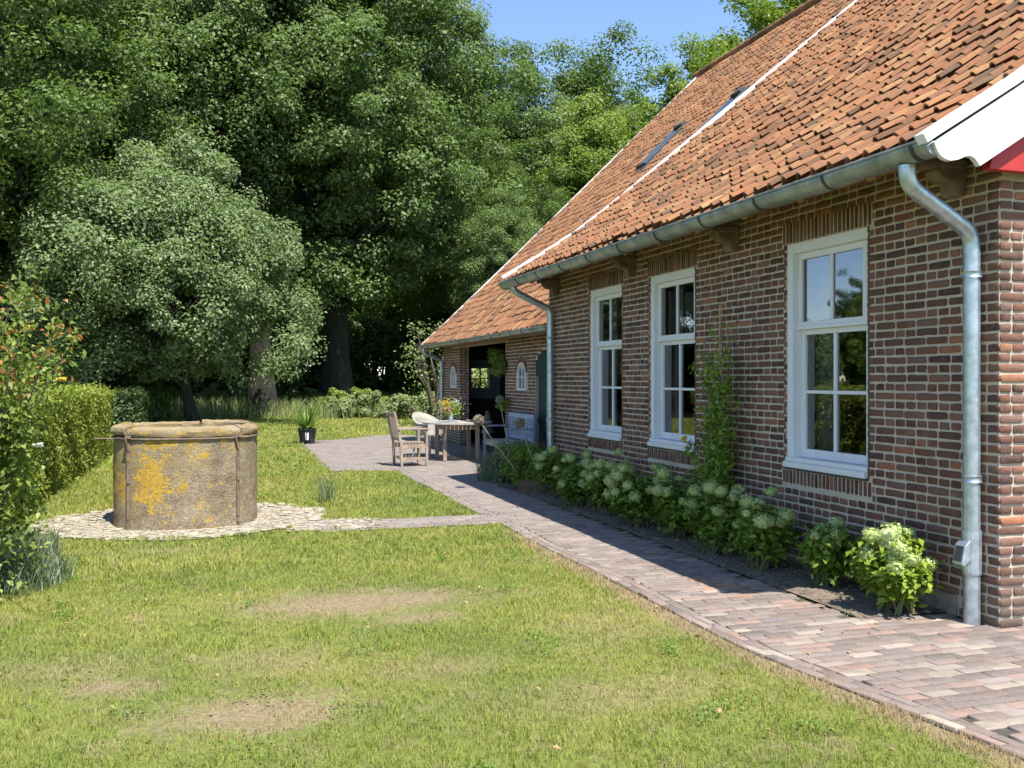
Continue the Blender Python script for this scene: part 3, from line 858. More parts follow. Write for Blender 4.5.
# small arched barn windows
for a, b in BW:
    c = (a + b) / 2; o = empty('window'); o.parent = house; o.location = (XF + OFF.x, c + OFF.y, 1.38); hw = .25
    A = lambda r, k: (r * math.cos(math.pi * k / 10), .35 + r * .78 * math.sin(math.pi * k / 10))
    ou = [(hw, 0)] + [A(hw, k) for k in range(11)] + [(-hw, 0)]; inn = [(hw - .045, .04)] + [A(hw - .045, k) for k in range(11)] + [(-hw + .045, .04)]
    F = MB(); n = len(ou)
    vs = [(x, p[0], p[1]) for x in (-.01, .06) for P_ in (ou, inn) for p in P_]
    fs = []
    for i in range(n):
        j = (i + 1) % n
        fs += [(i, j, n + j, n + i), (2 * n + i, 3 * n + i, 3 * n + j, 2 * n + j), (n + i, n + j, 3 * n + j, 3 * n + i), (i, 2 * n + i, 2 * n + j, j)]
    F.add(vs, fs)
    F.box(.0, .03, -.012, .012, .05, .50); F.box(.002, .028, -hw + .04, hw - .04, .245, .265)
    F.build('frame', WHITE, o)
    P = MB(); P.add([(.03, p[0], p[1]) for p in inn], [tuple(range(n))[::-1]]); P.build('pane', GLASS, o, recalc=False)
    D = MB(); D.box(.08, .1, -hw, hw, 0, .6); D.build('backing', DARKW, o)
# green arched door
c = sum(DOOR) / 2; hw = (DOOR[1] - DOOR[0]) / 2
o = empty('door'); o.parent = house; o.location = (XF + OFF.x, c + OFF.y, 0)
m = MB(); m.prism([(hw - .003, 1.66)] + [((hw - .003) * math.cos(math.pi * k / 14), 1.85 + .29 * math.sin(math.pi * k / 14)) for k in range(15)] + [(-hw + .003, 1.66)], lambda u, v, s: (.015 + .05 * s, u, v)); m.build('transom', GREEN, o)
for sd in (-1, 1):
    m = MB(); m.box(.07, .11, *sorted((sd * .006, sd * (hw - .01))), .03, 1.655)
    for zz in (.25, .85, 1.45): m.box(.05, .072, *sorted((sd * .05, sd * (hw - .05))), zz, zz + .1)
    m.beam((.058, sd * .1, .35), (.058, sd * (hw - .1), .87), .02, .09, (1, 0, 0))
    m.build('leaf', GREEN, o)

# skylights on the barn roof
for (x0, x1, yy) in ((9.2, 10.25, 18.6), (9.42, 10.32, 16.25)):
    o = empty('skylight'); o.parent = house
    z0, z1 = zroof(PROF_F, x0), zroof(PROF_F, x1); L = math.hypot(x1 - x0, z1 - z0)
    o.location = (x0 + OFF.x, yy + OFF.y, z0); o.rotation_euler = (0, -math.atan2(z1 - z0, x1 - x0), 0)
    m = MB(); m.box(0, L, 0, .06, .03, .12); m.box(0, L, .44, .5, .03, .12); m.box(0, .1, .06, .44, .03, .13); m.box(L - .14, L, .06, .44, .03, .16); m.build('frame', DARKZ, o, False, .01)
    m = MB(); m.box(-.12, L + .1, -.05, .55, .02, .07); m.build('flashing', simple('lead', (.10, .11, .14), .5, .2, 4, metal=.3), o)
    m = MB(); m.add([(.1, .06, .11), (L - .14, .06, .11), (L - .14, .44, .11), (.1, .44, .11)], [(0, 1, 2, 3)]); m.build('pane', GLASS, o, recalc=False)

# gutters
def gutter(xc, zc, r, y0, y1, step):
    n = 12; V = MB(); vs = []; fs = []
    outer = [(xc + r * math.cos(a), zc + r * math.sin(a)) for a in [math.pi + math.pi * k / n for k in range(n + 1)]]
    bead = [(xc - r + .010 * math.cos(a), zc + .006 + .010 * math.sin(a)) for a in [k * math.pi / 3 for k in range(6)]]
    nseg = 40
    for s in range(nseg + 1):
        yy = y0 + (y1 - y0) * s / nseg; w_ = .004 * math.sin(s * .9) + .003 * math.sin(s * 2.3)
        vs += [(x, yy, z + w_) for x, z in outer]
    m_ = len(outer)
    for s in range(nseg):
        for k in range(m_ - 1): a = s * m_ + k; fs.append((a, a + 1, a + m_ + 1, a + m_))
    fs.append(tuple(range(m_))); fs.append(tuple(nseg * m_ + k for k in range(m_)))
    V.add(vs, fs); V.tube([(xc - r, y0, zc + .004), (xc - r, y1, zc + .004)], .011, 8)
    g = fix(V.build('gutter', ZINC, house, True))
    g.modifiers.new('thick', 'SOLIDIFY').thickness = .003
    y = y0 + .12
    while y < y1:
        B = MB(); ring = [(xc + (r + .004) * math.cos(a), y, zc + (r + .004) * math.sin(a)) for a in [math.pi * .97 + math.pi * 1.0 * k / 10 for k in range(11)]]
        for p, q in zip(ring, ring[1:]): B.beam(p, q, .005, .028, (0, 1, 0))
        B.box(xc + r - .003, xc + r + .25, y - .012, y + .012, zc - .0, zc + .008)
        b = B.build('gutter_bracket', DARKZ, g); y += step
    return g
gutter(EAVE_X - .005, EAVE_Z - .025, .094, 4.455, 13.1, .86)
gutter(5.105, 2.45, .075, 13.12, YF + .16, .62)

def downpipe(pts, r, collars, mat=GALV, n=16):
    m = MB(); m.tube(pts, r, n); p = fix(m.build('downpipe', mat, house, True))
    x, y = pts[-1][0], pts[-1][1]
    for z in collars:
        c = MB(); c.lathe([(r + .002, z - .022), (r + .012, z - .02), (r + .005, z - .008), (r + .005, z + .008), (r + .012, z + .02), (r + .002, z + .022)], (x, y, 0), n)
        c.box(x, x + .09, y - .012, y + .012, z - .008, z + .008); c.build('collar', GALV, p, True)
    return p
def bendpts(p0, p1, p2, p3, k=5, q=.09):
    """polyline with rounded corners at p1 and p2"""
    out = [Vector(p0)]
    P = [Vector(p) for p in (p0, p1, p2, p3)]
    for i in (1, 2):
        a = P[i] + (P[i - 1] - P[i]).normalized() * q; b = P[i] + (P[i + 1] - P[i]).normalized() * q
        for s in range(k + 1):
            t = s / k; out.append(a * (1 - t) ** 2 + P[i] * 2 * t * (1 - t) + b * t * t)
    out.append(P[3]); return out
PX = W - .078
PY = 4.79
p = downpipe(bendpts((EAVE_X, PY - .07, EAVE_Z - .115), (EAVE_X, PY - .07, 2.82), (PX, PY, 2.55), (PX, PY, -.01)), .052, (2.28, .95))
c = MB(); c.lathe([(.058, .60), (.060, .62), (.060, .34), (.056, .32)], (PX, PY, 0), 16)
c.prism([(-.05, .56), (-.095, .52), (-.12, .40), (-.10, .385), (-.05, .43)], lambda u, v, s: (PX + u, PY - .045 + .09 * s, v))
c.build('leaf_diverter', GALV, p, False, .006)
c = MB(); c.prism([(-.098, .515), (-.122, .42), (-.124, .42), (-.100, .518)], lambda u, v, s: (PX + u, PY - .03 + .06 * s, v)); c.build('diverter_mouth', DARKZ, p)
downpipe(bendpts((EAVE_X, 12.72, EAVE_Z - .10), (EAVE_X, 12.72, 2.88), (PX, 12.72, 2.62), (PX, 12.72, -.01)), .05, (2.2, 1.0))
downpipe(bendpts((5.105, 23.2, 2.40), (5.105, 23.2, 2.28), (XF - .07, 23.3, 2.08), (XF - .07, 23.3, -.01), 5, .08), .045, (1.7, .8))

# ------------------------------------------------------------------ foliage tools
def leaves_np(P, N, size, rs, asp=.55, fold=.25, wide=None):
    """kite-shaped leaves at P facing N; returns verts, faces"""
    n = len(P)
    N = N / (np.linalg.norm(N, axis=1, keepdims=True) + 1e-9)
    T = rs.normal(size=(n, 3)); T -= N * np.sum(T * N, axis=1, keepdims=True); T /= (np.linalg.norm(T, axis=1, keepdims=True) + 1e-9)
    B = np.cross(N, T)
    L = size * rs.uniform(.65, 1.25, size=(n, 1)); Wd = L * asp
    V = np.empty((n, 4, 3))
    V[:, 0] = P - T * L * .5
    V[:, 1] = P + B * Wd * .5 + N * Wd * fold - T * L * .08
    V[:, 2] = P + T * L * .5 - N * L * .12
    V[:, 3] = P - B * Wd * .5 + N * Wd * fold - T * L * .08
    F = np.arange(n * 4, dtype=np.int32).reshape(n, 4)
    return V.reshape(-1, 3), F

def unit(rs, n):
    d = rs.normal(size=(n, 3)); return d / np.linalg.norm(d, axis=1, keepdims=True)

def clump_leaves(C, rc, per, size, rs, flat=.7, upb=.35, asp=.55):
    """C (k,3) clump centres with radii rc (k,) -> leaves spread over each"""
    k = len(C); idx = np.repeat(np.arange(k), per)
    d = unit(rs, len(idx)); d[:, 2] *= flat
    rr = rs.uniform(0, 1, size=(len(idx), 1)) ** .42
    P = C[idx] + d * rr * rc[idx][:, None]
    N = d * .6 + rs.normal(size=d.shape) * .34; N[:, 2] += upb * .5; N += np.array(SUN) * .5
    return leaves_np(P, N, size, rs, asp)

def tree(name, loc, crown, trunk_r, trunk_h, nclump, per, leaf, seed, mat, bark, clump_r=(.9, 1.7), lobes=9, low=-.75, label='', cat='tree', group=None, taper=0, flat=.7):
    rs = np.random.default_rng(seed); rnd = random.Random(seed)
    cx, cy, cz, rx, ry, rz = crown
    # uneven outline: the crown is a union of big lobes around a core
    lob = [(np.array([0, 0, 0.]), .72)]
    for i in range(lobes):
        d = unit(rs, 1)[0]; d[2] = max(low, d[2]); lob.append((d * rs.uniform(.5, .72), rs.uniform(.26, .44)))
    C = []
    while len(C) < nclump:
        c, r = lob[rs.integers(len(lob))] if rs.uniform() > .42 else lob[0]
        d = unit(rs, 1)[0]; q = c + d * r * rs.uniform(.35, 1) ** .4
        if q[2] < low: continue
        C.append(q)
    C = np.array(C)
    if taper: C[:, :2] *= (1 - taper * np.clip(C[:, 2:] + .2, -.1, 1))
    C = C * [rx, ry, rz] + [cx, cy, cz]
    rc = rs.uniform(*clump_r, size=nclump)
    V, F = clump_leaves(C, rc, per, leaf, rs, flat)
    o = tag(empty(name, loc), label, cat, group)
    np_mesh('crown', V, F, mat, o)
    m = MB(); t = []; n = 7
    bx, by = rnd.uniform(-.3, .3), rnd.uniform(-.3, .3)
    topz = cz + rz * .35
    for i in range(n + 1):
        f = i / n; t.append(Vector((cx * f + bx * math.sin(f * 3), cy * f + by * math.sin(f * 2.2), topz * f)))
    rad = [trunk_r * (1.35 if i == 0 else 1 - .75 * (i / n)) for i in range(n + 1)]
    m.tube(t, rad, 12)
    order = rs.permutation(nclump)[:min(46, nclump)]
    for j in order:
        e = Vector(C[j]); f = min(.92, max(.25, (e.z * .62) / max(topz, .1))); p = t[0].lerp(t[-1], 0)
        idx = f * n; i0 = min(int(idx), n - 1); p = t[i0].lerp(t[i0 + 1], idx - i0)
        r0 = trunk_r * (1 - .75 * f) * .42; mid = p.lerp(e, .5) + Vector((rnd.uniform(-.5, .5), rnd.uniform(-.5, .5), rnd.uniform(-.1, .6)))
        m.tube([p, p.lerp(mid, .5), mid, mid.lerp(e, .6), e], [r0, r0 * .75, r0 * .5, r0 * .3, r0 * .1], 6, False)
    m.build('trunk', bark, o, True)
    return o

def T(px, Y): return (at(px, Y), Y, 0)
print('house done')
# ------------------------------------------------------------------ trees
tree('garden_tree', T(193, 34.5), (-1.2, 0, 5.4, 6.7, 5.6, 5.0), .2, 2.3, 620, 260, .14, 11, L_LIN, BARK_SHADE, (.4, .85), 13, -.78,
     'round grey green garden tree with low branches standing alone behind the well', 'tree', taper=.3, flat=1.0)
oak = tree('oak_tree', T(337, 45), (.3, 0, 14.5, 11.0, 9.5, 12.8), .72, 4, 800, 300, .2, 21, L_OAK, BARK_SHADE, (.6, 1.45), 18, -.72,
     'huge dark oak with a thick trunk in the middle of the wood edge', 'tree')
oak2 = tree('oak_tree', T(263, 41), (0, 1.0, 16, 6.0, 5.5, 8.5), .52, 4, 320, 300, .19, 31, L_OAK, BARK_SHADE, (.6, 1.3), 9, -.8,
     'tall oak with a dark trunk rising right behind the round garden tree', 'tree')
proto = tree('broadleaf_tree', T(60, 40), (0, 0, 12.8, 6.5, 6.5, 10.5), .4, 4, 330, 300, .18, 41, L_OAK, BARK_SHADE, (.6, 1.3), 12, -.6,
     'dark tree at the left edge of the photo with its trunk showing through the leaves', 'tree')
bright = tree('broadleaf_tree', T(612, 52), (0, 0, 11.5, 5.2, 5.0, 9.4), .3, 4, 330, 280, .19, 51, L_BRT, BARK, (.55, 1.2), 10, -.85,
     'bright yellow green tree just left of the roof verge', 'tree')
wood = tree('wood_tree', T(528, 66), (0, 0, 14, 7, 6, 14.5), .35, 3, 380, 240, .27, 61, L_WOOD, BARK_SHADE, (.8, 1.8), 14, -.95,
     'tall tree at the back between the big oak and the open sky', 'tree')
def again(src, loc, rz, s, label, group=None, sz=None):
    c = copy_tree(src); c.location = loc; c.rotation_euler = (0, 0, rz); c.scale = (s, s, sz or s); c['label'] = label
    if group: c['group'] = group
    elif 'group' in c: del c['group']
    return c
again(proto, T(118, 47), 2.1, 1.15, 'tall dark tree filling the upper left behind the round garden tree')
again(proto, T(-45, 34), 4.0, .95, 'dark tree cut by the left edge of the photo above the rose bush')
again(proto, T(455, 54), 3.0, .86, 'dark tree behind the right flank of the big oak')
again(bright, T(705, 60), 1.4, 1.38, 'lighter tree showing its top over the barn ridge left of the bare sky')
again(bright, T(765, 47), 2.8, 1.36, 'leafy tree top rising behind the roof ridge at the upper edge of the photo')
again(wood, T(588, 70), 1.0, 1.13, 'back row tree under the blue sky just right of the middle')
again(wood, T(655, 74), 2.2, 1.0, 'back row tree behind the bright tree at the verge')
again(proto, T(560, 45), 1.3, .55, 'small dense tree low behind the barn gutter')
again(proto, T(505, 42), 5.3, .52, 'small dense tree low behind the far corner of the barn', None)
W_G = 'dark wood behind the garden'
k = 0
for px, Y, rz, s in [(-60, 70, 0, 1.1), (0, 66, 1, 1.0), (60, 72, 2, 1.1), (120, 68, 3, 1.0), (175, 74, 4, 1.1), (225, 68, 5, 1.05), (285, 72, 6, 1.1), (335, 66, .5, 1), (390, 70, 1.5, 1.1), (440, 66, 2.5, 1.0), (485, 72, 3.5, 1.0)]:
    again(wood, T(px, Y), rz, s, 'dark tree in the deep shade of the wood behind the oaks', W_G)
# trees beside the garden, outside the frame: they stand in the window panes' reflections
for (x, y, rz, s, src) in [(-10.5, 35, 1, .7, proto), (-14.5, 43, 4, .9, proto), (-13, 27, 5, .27, bright), (-16, 31, .4, .25, bright), (-20, 29, 2.4, .3, bright), (-19, 36, 3, .3, proto),
                          (-24, 33, 3.3, .33, bright), (-23, 24, 1.3, .35, proto), (-28, 20, 2, .5, proto), (-12, 50, 0, .9, proto)]:
    again(src, (x, y, 0), rz, s, 'tree beside the garden mirrored in the panes', 'trees mirrored in the window panes')

# ------------------------------------------------------------------ shrubs and hedges
def bush(name, loc, r, h, ncl, per, leaf, seed, mat, label, cat='shrub', group=None, cr=(.12, .25), flatbox=None):
    rs = np.random.default_rng(seed); rnd = random.Random(seed)
    d = unit(rs, ncl); q = rs.uniform(.3, 1, size=(ncl, 1)) ** .45
    C = d * q * [r[0], r[1], h / 2]; C[:, 2] += h / 2
    rc = rs.uniform(*cr, size=ncl) * h
    V, F = clump_leaves(C, rc, per, leaf, rs, .8)
    V[:, 2] = np.abs(V[:, 2])
    o = tag(empty(name, loc), label, cat, group)
    np_mesh('foliage', V, F, mat, o)
    m = MB()
    for j in range(min(ncl, 14)):
        e = Vector(C[j]); b = Vector((rnd.uniform(-.1, .1) * r[0], rnd.uniform(-.1, .1) * r[1], 0))
        m.tube([b, b.lerp(e, .5) + Vector((0, 0, .1 * h)), e], [.02 * h, .013 * h, .004 * h], 5, False)
    m.build('stems', BARK, o)
    return o

def hedge(name, x0, x1, y0, y1, h, n, leaf, seed, mat, label):
    """clipped box: leaves on a jittered skin, dark twigs inside"""
    rs = np.random.default_rng(seed)
    L = [(y1 - y0) * h, (y1 - y0) * h, (x1 - x0) * h, (x1 - x0) * h, (x1 - x0) * (y1 - y0)]
    pr = np.array(L) / sum(L); f = rs.choice(5, size=n, p=pr); u, v = rs.uniform(size=n), rs.uniform(size=n)
    dep = rs.uniform(0, 1, n) ** 1.6 * .22
    X = np.where(f == 0, x0, np.where(f == 1, x1, x0 + u * (x1 - x0))); Y = np.where(f == 2, y0, np.where(f == 3, y1, y0 + np.where(f < 2, u, v) * (y1 - y0)))
    Z = np.where(f == 4, h, v * h)
    N = np.zeros((n, 3)); N[f == 0, 0] = -1; N[f == 1, 0] = 1; N[f == 2, 1] = -1; N[f == 3, 1] = 1; N[f == 4, 2] = 1
    P = np.stack([X, Y, Z], 1); wob = .05 * np.sin(P[:, 1] * 3.1 + P[:, 2] * 4) + .04 * np.sin(P[:, 0] * 5 + P[:, 1] * 7.3) + .03 * np.sin(P[:, 2] * 11 + P[:, 1] * 13)
    P = P - N * (dep - wob - rs.exponential(.025, n))[:, None]
    P[:, 2] = np.maximum(P[:, 2], .02)
    NN = N + rs.normal(size=(n, 3)) * .55; NN[:, 2] += .35
    P -= [(x0 + x1) / 2, (y0 + y1) / 2, 0]
    V, F = leaves_np(P, NN, leaf, rs, .6)
    o = tag(empty(name, ((x0 + x1) / 2, (y0 + y1) / 2, 0)), label, 'hedge')
    np_mesh('foliage', V, F, mat, o)
    m = MB(); a, b = (x1 - x0) / 2 - .22, (y1 - y0) / 2 - .22
    m.box(-a, a, -b, b, 0, h - .22); m.build('twigs', BARK_SHADE, o)
    return o
hedge('hedge', -3.8, -2.12, 9.8, 21.4, 1.36, 66000, .065, 71, L_HEDGE, 'long sunlit yellow green clipped hedge behind the rose bush at the left')
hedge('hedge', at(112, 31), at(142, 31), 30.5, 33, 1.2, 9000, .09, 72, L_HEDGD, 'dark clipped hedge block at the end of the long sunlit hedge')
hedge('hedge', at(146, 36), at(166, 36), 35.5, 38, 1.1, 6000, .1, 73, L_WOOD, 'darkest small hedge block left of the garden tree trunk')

bush('shrub', T(234, 50), (1.6, 1.4), 1.5, 40, 130, .16, 81, L_WEED, 'pale green shrub in the shade between the two oak trunks and the garden tree')
bush('shrub', T(383, 38), (2.4, 1.4), 1.0, 60, 150, .13, 82, L_WEED, 'broad light shrub at the wood edge left of the barn corner')
bush('shrub', T(422, 36), (1.4, 1.1), 1.1, 60, 130, .13, 83, L_WEED, 'sunlit shrub directly left of the far downpipe')
bush('shrub', T(352, 41), (1.6, 1.3), 1.2, 50, 120, .13, 84, L_BRT, 'low green shrub at the foot of the thick oak trunk')
bush('shrub', T(297, 44), (1.6, 1.4), 1.2, 40, 110, .15, 85, L_HEDGD, 'low dark shrub between the two oak trunks')
bush('tall_shrub', T(437, 31), (1.2, 1.1), 3.9, 34, 38, .10, 86, L_WEED, 'tall pale arching shrub beyond the far corner of the barn', cr=(.07, .16))
bush('shrub', T(70, 45), (4, 2), 2.6, 60, 160, .2, 87, L_WOOD, 'dark bushes under the trees behind the long hedge')
bush('shrub', T(130, 49), (3.4, 2), 2.4, 60, 160, .2, 88, L_WOOD, 'dark bushes left of the garden tree trunk at the wood edge')
bush('shrub', T(478, 34), (1.5, 1.2), 2.2, 50, 130, .18, 89, L_WEED, 'bushes seen through the porch window')

bw_ = bush('wood_shrub', T(20, 58), (6, 2.5), 6.5, 120, 170, .3, 90, L_WOOD, 'dark holly thicket closing the view under the trees', group='thickets under the wood', cr=(.12, .2))
for q, (px, Y) in enumerate([(-80, 55), (90, 60), (165, 57), (215, 61), (270, 58), (320, 62), (375, 59), (425, 57), (480, 60), (540, 56)]):
    again(bw_, T(px, Y), q * 1.1, random.uniform(.85, 1.1), 'dark holly thicket closing the view under the trees', 'thickets under the wood')
for q, (x, y) in enumerate([(-24, 45), (-33, 40), (-38, 31), (-33, 22), (-22, 38), (-40, 50), (-28, 30), (-13, 41), (-17, 47), (-9.5, 45), (-20, 52), (-15, 36)]):
    again(bw_, (x, y, 0), q * 1.3, .62, 'thicket beside the garden mirrored in the panes', 'thickets mirrored in the window panes')

# blades: generic strips
def blades_np(P, h, wd, lean, rs, seg=2):
    n = len(P); a = rs.uniform(0, 2 * np.pi, n); D = np.stack([np.cos(a), np.sin(a), np.zeros(n)], 1)
    b = rs.uniform(0, 2 * np.pi, n); S = np.stack([np.cos(b), np.sin(b), np.zeros(n)], 1)
    h = h[:, None]; lean = lean[:, None]; wd = (wd if np.ndim(wd) else np.full(n, wd))[:, None]
    V = np.empty((n, 5, 3)); up = np.array([0, 0, 1.])
    V[:, 0] = P - S * wd / 2; V[:, 1] = P + S * wd / 2
    mid = P + up * h * .55 + D * h * lean * .3
    V[:, 2] = mid + S * wd * .42; V[:, 3] = mid - S * wd * .42
    V[:, 4] = P + up * h * (1 - lean * .3) + D * h * lean
    b0 = np.arange(n, dtype=np.int32)[:, None] * 5
    return V.reshape(-1, 3), [b0 + np.array([[0, 1, 2, 3]], np.int32), b0 + np.array([[3, 2, 4]], np.int32)]

def join_np(parts):
    Vs, F4, F3, o = [], [], [], 0
    for V, F in parts:
        Vs.append(V)
        for f in F: (F4 if f.shape[1] == 4 else F3).append(f + o)
        o += len(V)
    return np.concatenate(Vs), [np.concatenate(f) for f in (F4, F3) if f]

# lawn blades
pp = np.array(path_poly)
def in_poly_np(poly, X, Y):
    c = np.zeros(len(X), bool); n = len(poly)
    for i in range(n):
        x0, y0 = poly[i]; x1, y1 = poly[(i + 1) % n]
        if y0 == y1: continue
        t = ((y0 > Y) != (y1 > Y)) & (X < (x1 - x0) * (Y - y0) / (y1 - y0) + x0); c ^= t
    return c
rs = np.random.default_rng(3)
parts = []
for (y0, y1, dens, hh, ww) in ((2.7, 5.5, 6800, .030, .0036), (5.5, 8, 4600, .033, .0046), (8, 11.5, 2400, .042, .007), (11.5, 17, 1300, .048, .010), (17, 27, 520, .055, .017), (27, 42, 170, .07, .03)):
    xa, xb = at(-60, y1) - (1.6 if y1 < 18 else 0), min(at(700, y1), 12) if y1 > 26 else (3.5 if y0 < 3 else 3.05)
    n = int((xb - xa) * (y1 - y0) * dens)
    X = rs.uniform(xa, xb, n); Y = rs.uniform(y0, y1, n)
    clumpy = np.sin(X * 9.1 + 2 * np.sin(Y * 5.3)) * np.sin(Y * 8.3 + 1.5 * np.sin(X * 6.1)) + .6 * np.sin(X * 27 + Y * 3) * np.sin(Y * 31)
    spot = np.zeros(n)
    for (sx, sy, rx, ry, a) in SPOTS: spot += a * np.exp(-((X - sx) / rx) ** 2 - ((Y - sy) / ry) ** 2)
    keep = rs.uniform(size=n) < np.clip(.78 + .22 * clumpy - .75 * spot, .05, 1)
    keep &= ~in_poly_np(path_poly, X - .03, Y) & ~((((X - WX) / 1.5) ** 2 + ((Y - WY) / 1.26) ** 2 < 1 - .12 * np.sin(X * 5 + Y * 3)) & ((rs.uniform(size=n) > .05) | (np.hypot(X - WX, Y - WY) < .84))) & ~((X > .8) & (X < 1.62) & (Y > 9.88) & (Y < 10.52))
    keep &= (X < 2.995 + edge(Y) + rs.normal(size=n) * .022) | (Y > 24.5)
    X, Y, clumpy, spot = X[keep], Y[keep], clumpy[keep], spot[keep]; n = len(X)
    vis = (X > at(-40, 1) * Y - 1.6)
    X, Y, clumpy, spot = X[vis], Y[vis], clumpy[vis], spot[vis]; n = len(X)
    P = np.stack([X, Y, np.full(n, -.012)], 1)
    h = hh * rs.uniform(.55, 1.35, n) * (1 + .25 * clumpy) * np.clip(1 - .5 * spot, .4, 1) + .006
    parts.append(blades_np(P, h, ww * rs.uniform(.7, 1.3, n), rs.uniform(.2, 1.1, n), rs))
V, F = join_np(parts); print('blades', sum(len(f) for f in F) // 2)
tag(np_mesh('lawn_grass', V, F, BLADE), 'short mown grass blades of the lawn', None, None, 'stuff')

n = 260; X = rs.uniform(-2.2, 4.0, n); Y = rs.uniform(3.2, 13, n); P = np.stack([X, Y, np.full(n, .014) + .018 * (X < 3)], 1); Nn = rs.normal(size=(n, 3)) * .3; Nn[:, 2] += 1
V, F = leaves_np(P, Nn, .035, rs, .6)
tag(np_mesh('fallen_leaves', V, F, simple('dry_leaf', (.30, .20, .09), .9, .4, 30)), 'small dry fallen leaves scattered on lawn and path', None, None, 'stuff')
cx = []; 
for k in range(70):
    c0 = (rs.uniform(-2.2, 2.8), 3.2 + 7 * rs.uniform() ** 1.3); m_ = int(rs.uniform(20, 90)); cx.append(np.array(c0) + rs.normal(size=(m_, 2)) * rs.uniform(.03, .12))
cx = np.concatenate(cx); P = np.concatenate([cx, rs.uniform(.012, .035, (len(cx), 1))], 1); Nn = rs.normal(size=P.shape) * .35; Nn[:, 2] += 1
V, F = leaves_np(P, Nn, .017, rs, .9)
tag(np_mesh('clover', V, F, m_leaf('clover_leaf', (.10, .18, .03), (.16, .26, .05), (.24, .33, .08), .35, clump=4)), 'clover patches growing in the lawn', None, None, 'stuff')
n = 900; q = rs.uniform(size=n); Y = 4 + 12 * rs.uniform(size=n); X = np.where(q < .5, 4.06 + rs.normal(size=n) * .02, 3.14 + .003 * rs.normal(size=n)); Y = 2 + np.round((Y - 2) / .083) * .083 + rs.normal(size=n) * .003 + (q < .5) * rs.uniform(0, .1, n)
V, F = blades_np(np.stack([X, Y, np.full(n, -.004)], 1), rs.uniform(.01, .035, n), .004, rs.uniform(.3, 1.1, n), rs)
tag(np_mesh('joint_weeds', V, F, L_WEED), 'tiny weeds in the joints of the path', None, None, 'stuff')

# longer grass tufts: beside the rose bush, round the well, by the path, wood edge
def tuft(name, loc, r, n, h, wd, mat, label, cat='grass tuft', seed=1, lean=(.2, .9), group=None):
    rs = np.random.default_rng(seed); q = rs.uniform(size=n) ** .6; a = rs.uniform(0, 6.283, n)
    P = np.stack([q * r * np.cos(a), q * r * np.sin(a), np.full(n, -.01)], 1)
    V, F = blades_np(P, h * rs.uniform(.45, 1.1, n), wd, rs.uniform(*lean, n), rs)
    o = np_mesh(name, V, F, mat); o.location = loc; return tag(o, label, cat, group)
tuft('grass_tuft', (-1.75, 9.3, 0), .4, 600, .34, .008, L_SILV, 'long grey green grass tuft left of the well pebbles', seed=4)
tuft('grass_tuft', (-1.5, 8.05, 0), .42, 1100, .30, .008, L_SILV, 'dark long grass at the foot of the rose bush', seed=5)
tuft('weed_clump', (at(326, 12.2), 12.2, 0), .12, 60, .42, .011, L_SILV, 'small upright weed clump in the lawn right of the well', 'weed', 6, (.1, .5))
rs = np.random.default_rng(9); n = 5200
X = rs.uniform(-7, 11, n); Y = 37.5 + rs.uniform(0, 6, n) + .6 * np.sin(X); P = np.stack([X, Y, np.zeros(n)], 1)
V, F = blades_np(P, rs.uniform(.35, 1.05, n), .03, rs.uniform(.1, .6, n), rs)
tag(np_mesh('meadow_grass', V, F, L_WEED), 'tall unmown pale grass along the wood edge', None, None, 'stuff')
n = 16000
X = rs.uniform(-25, 28, n); Y = rs.uniform(44, 64, n); P = np.stack([X, Y, np.zeros(n)], 1)
V, F = blades_np(P, rs.uniform(.3, 1.2, n), .09, rs.uniform(.2, .9, n), rs)
tag(np_mesh('undergrowth', V, F, L_WOOD), 'dark undergrowth on the floor of the wood', None, None, 'stuff')

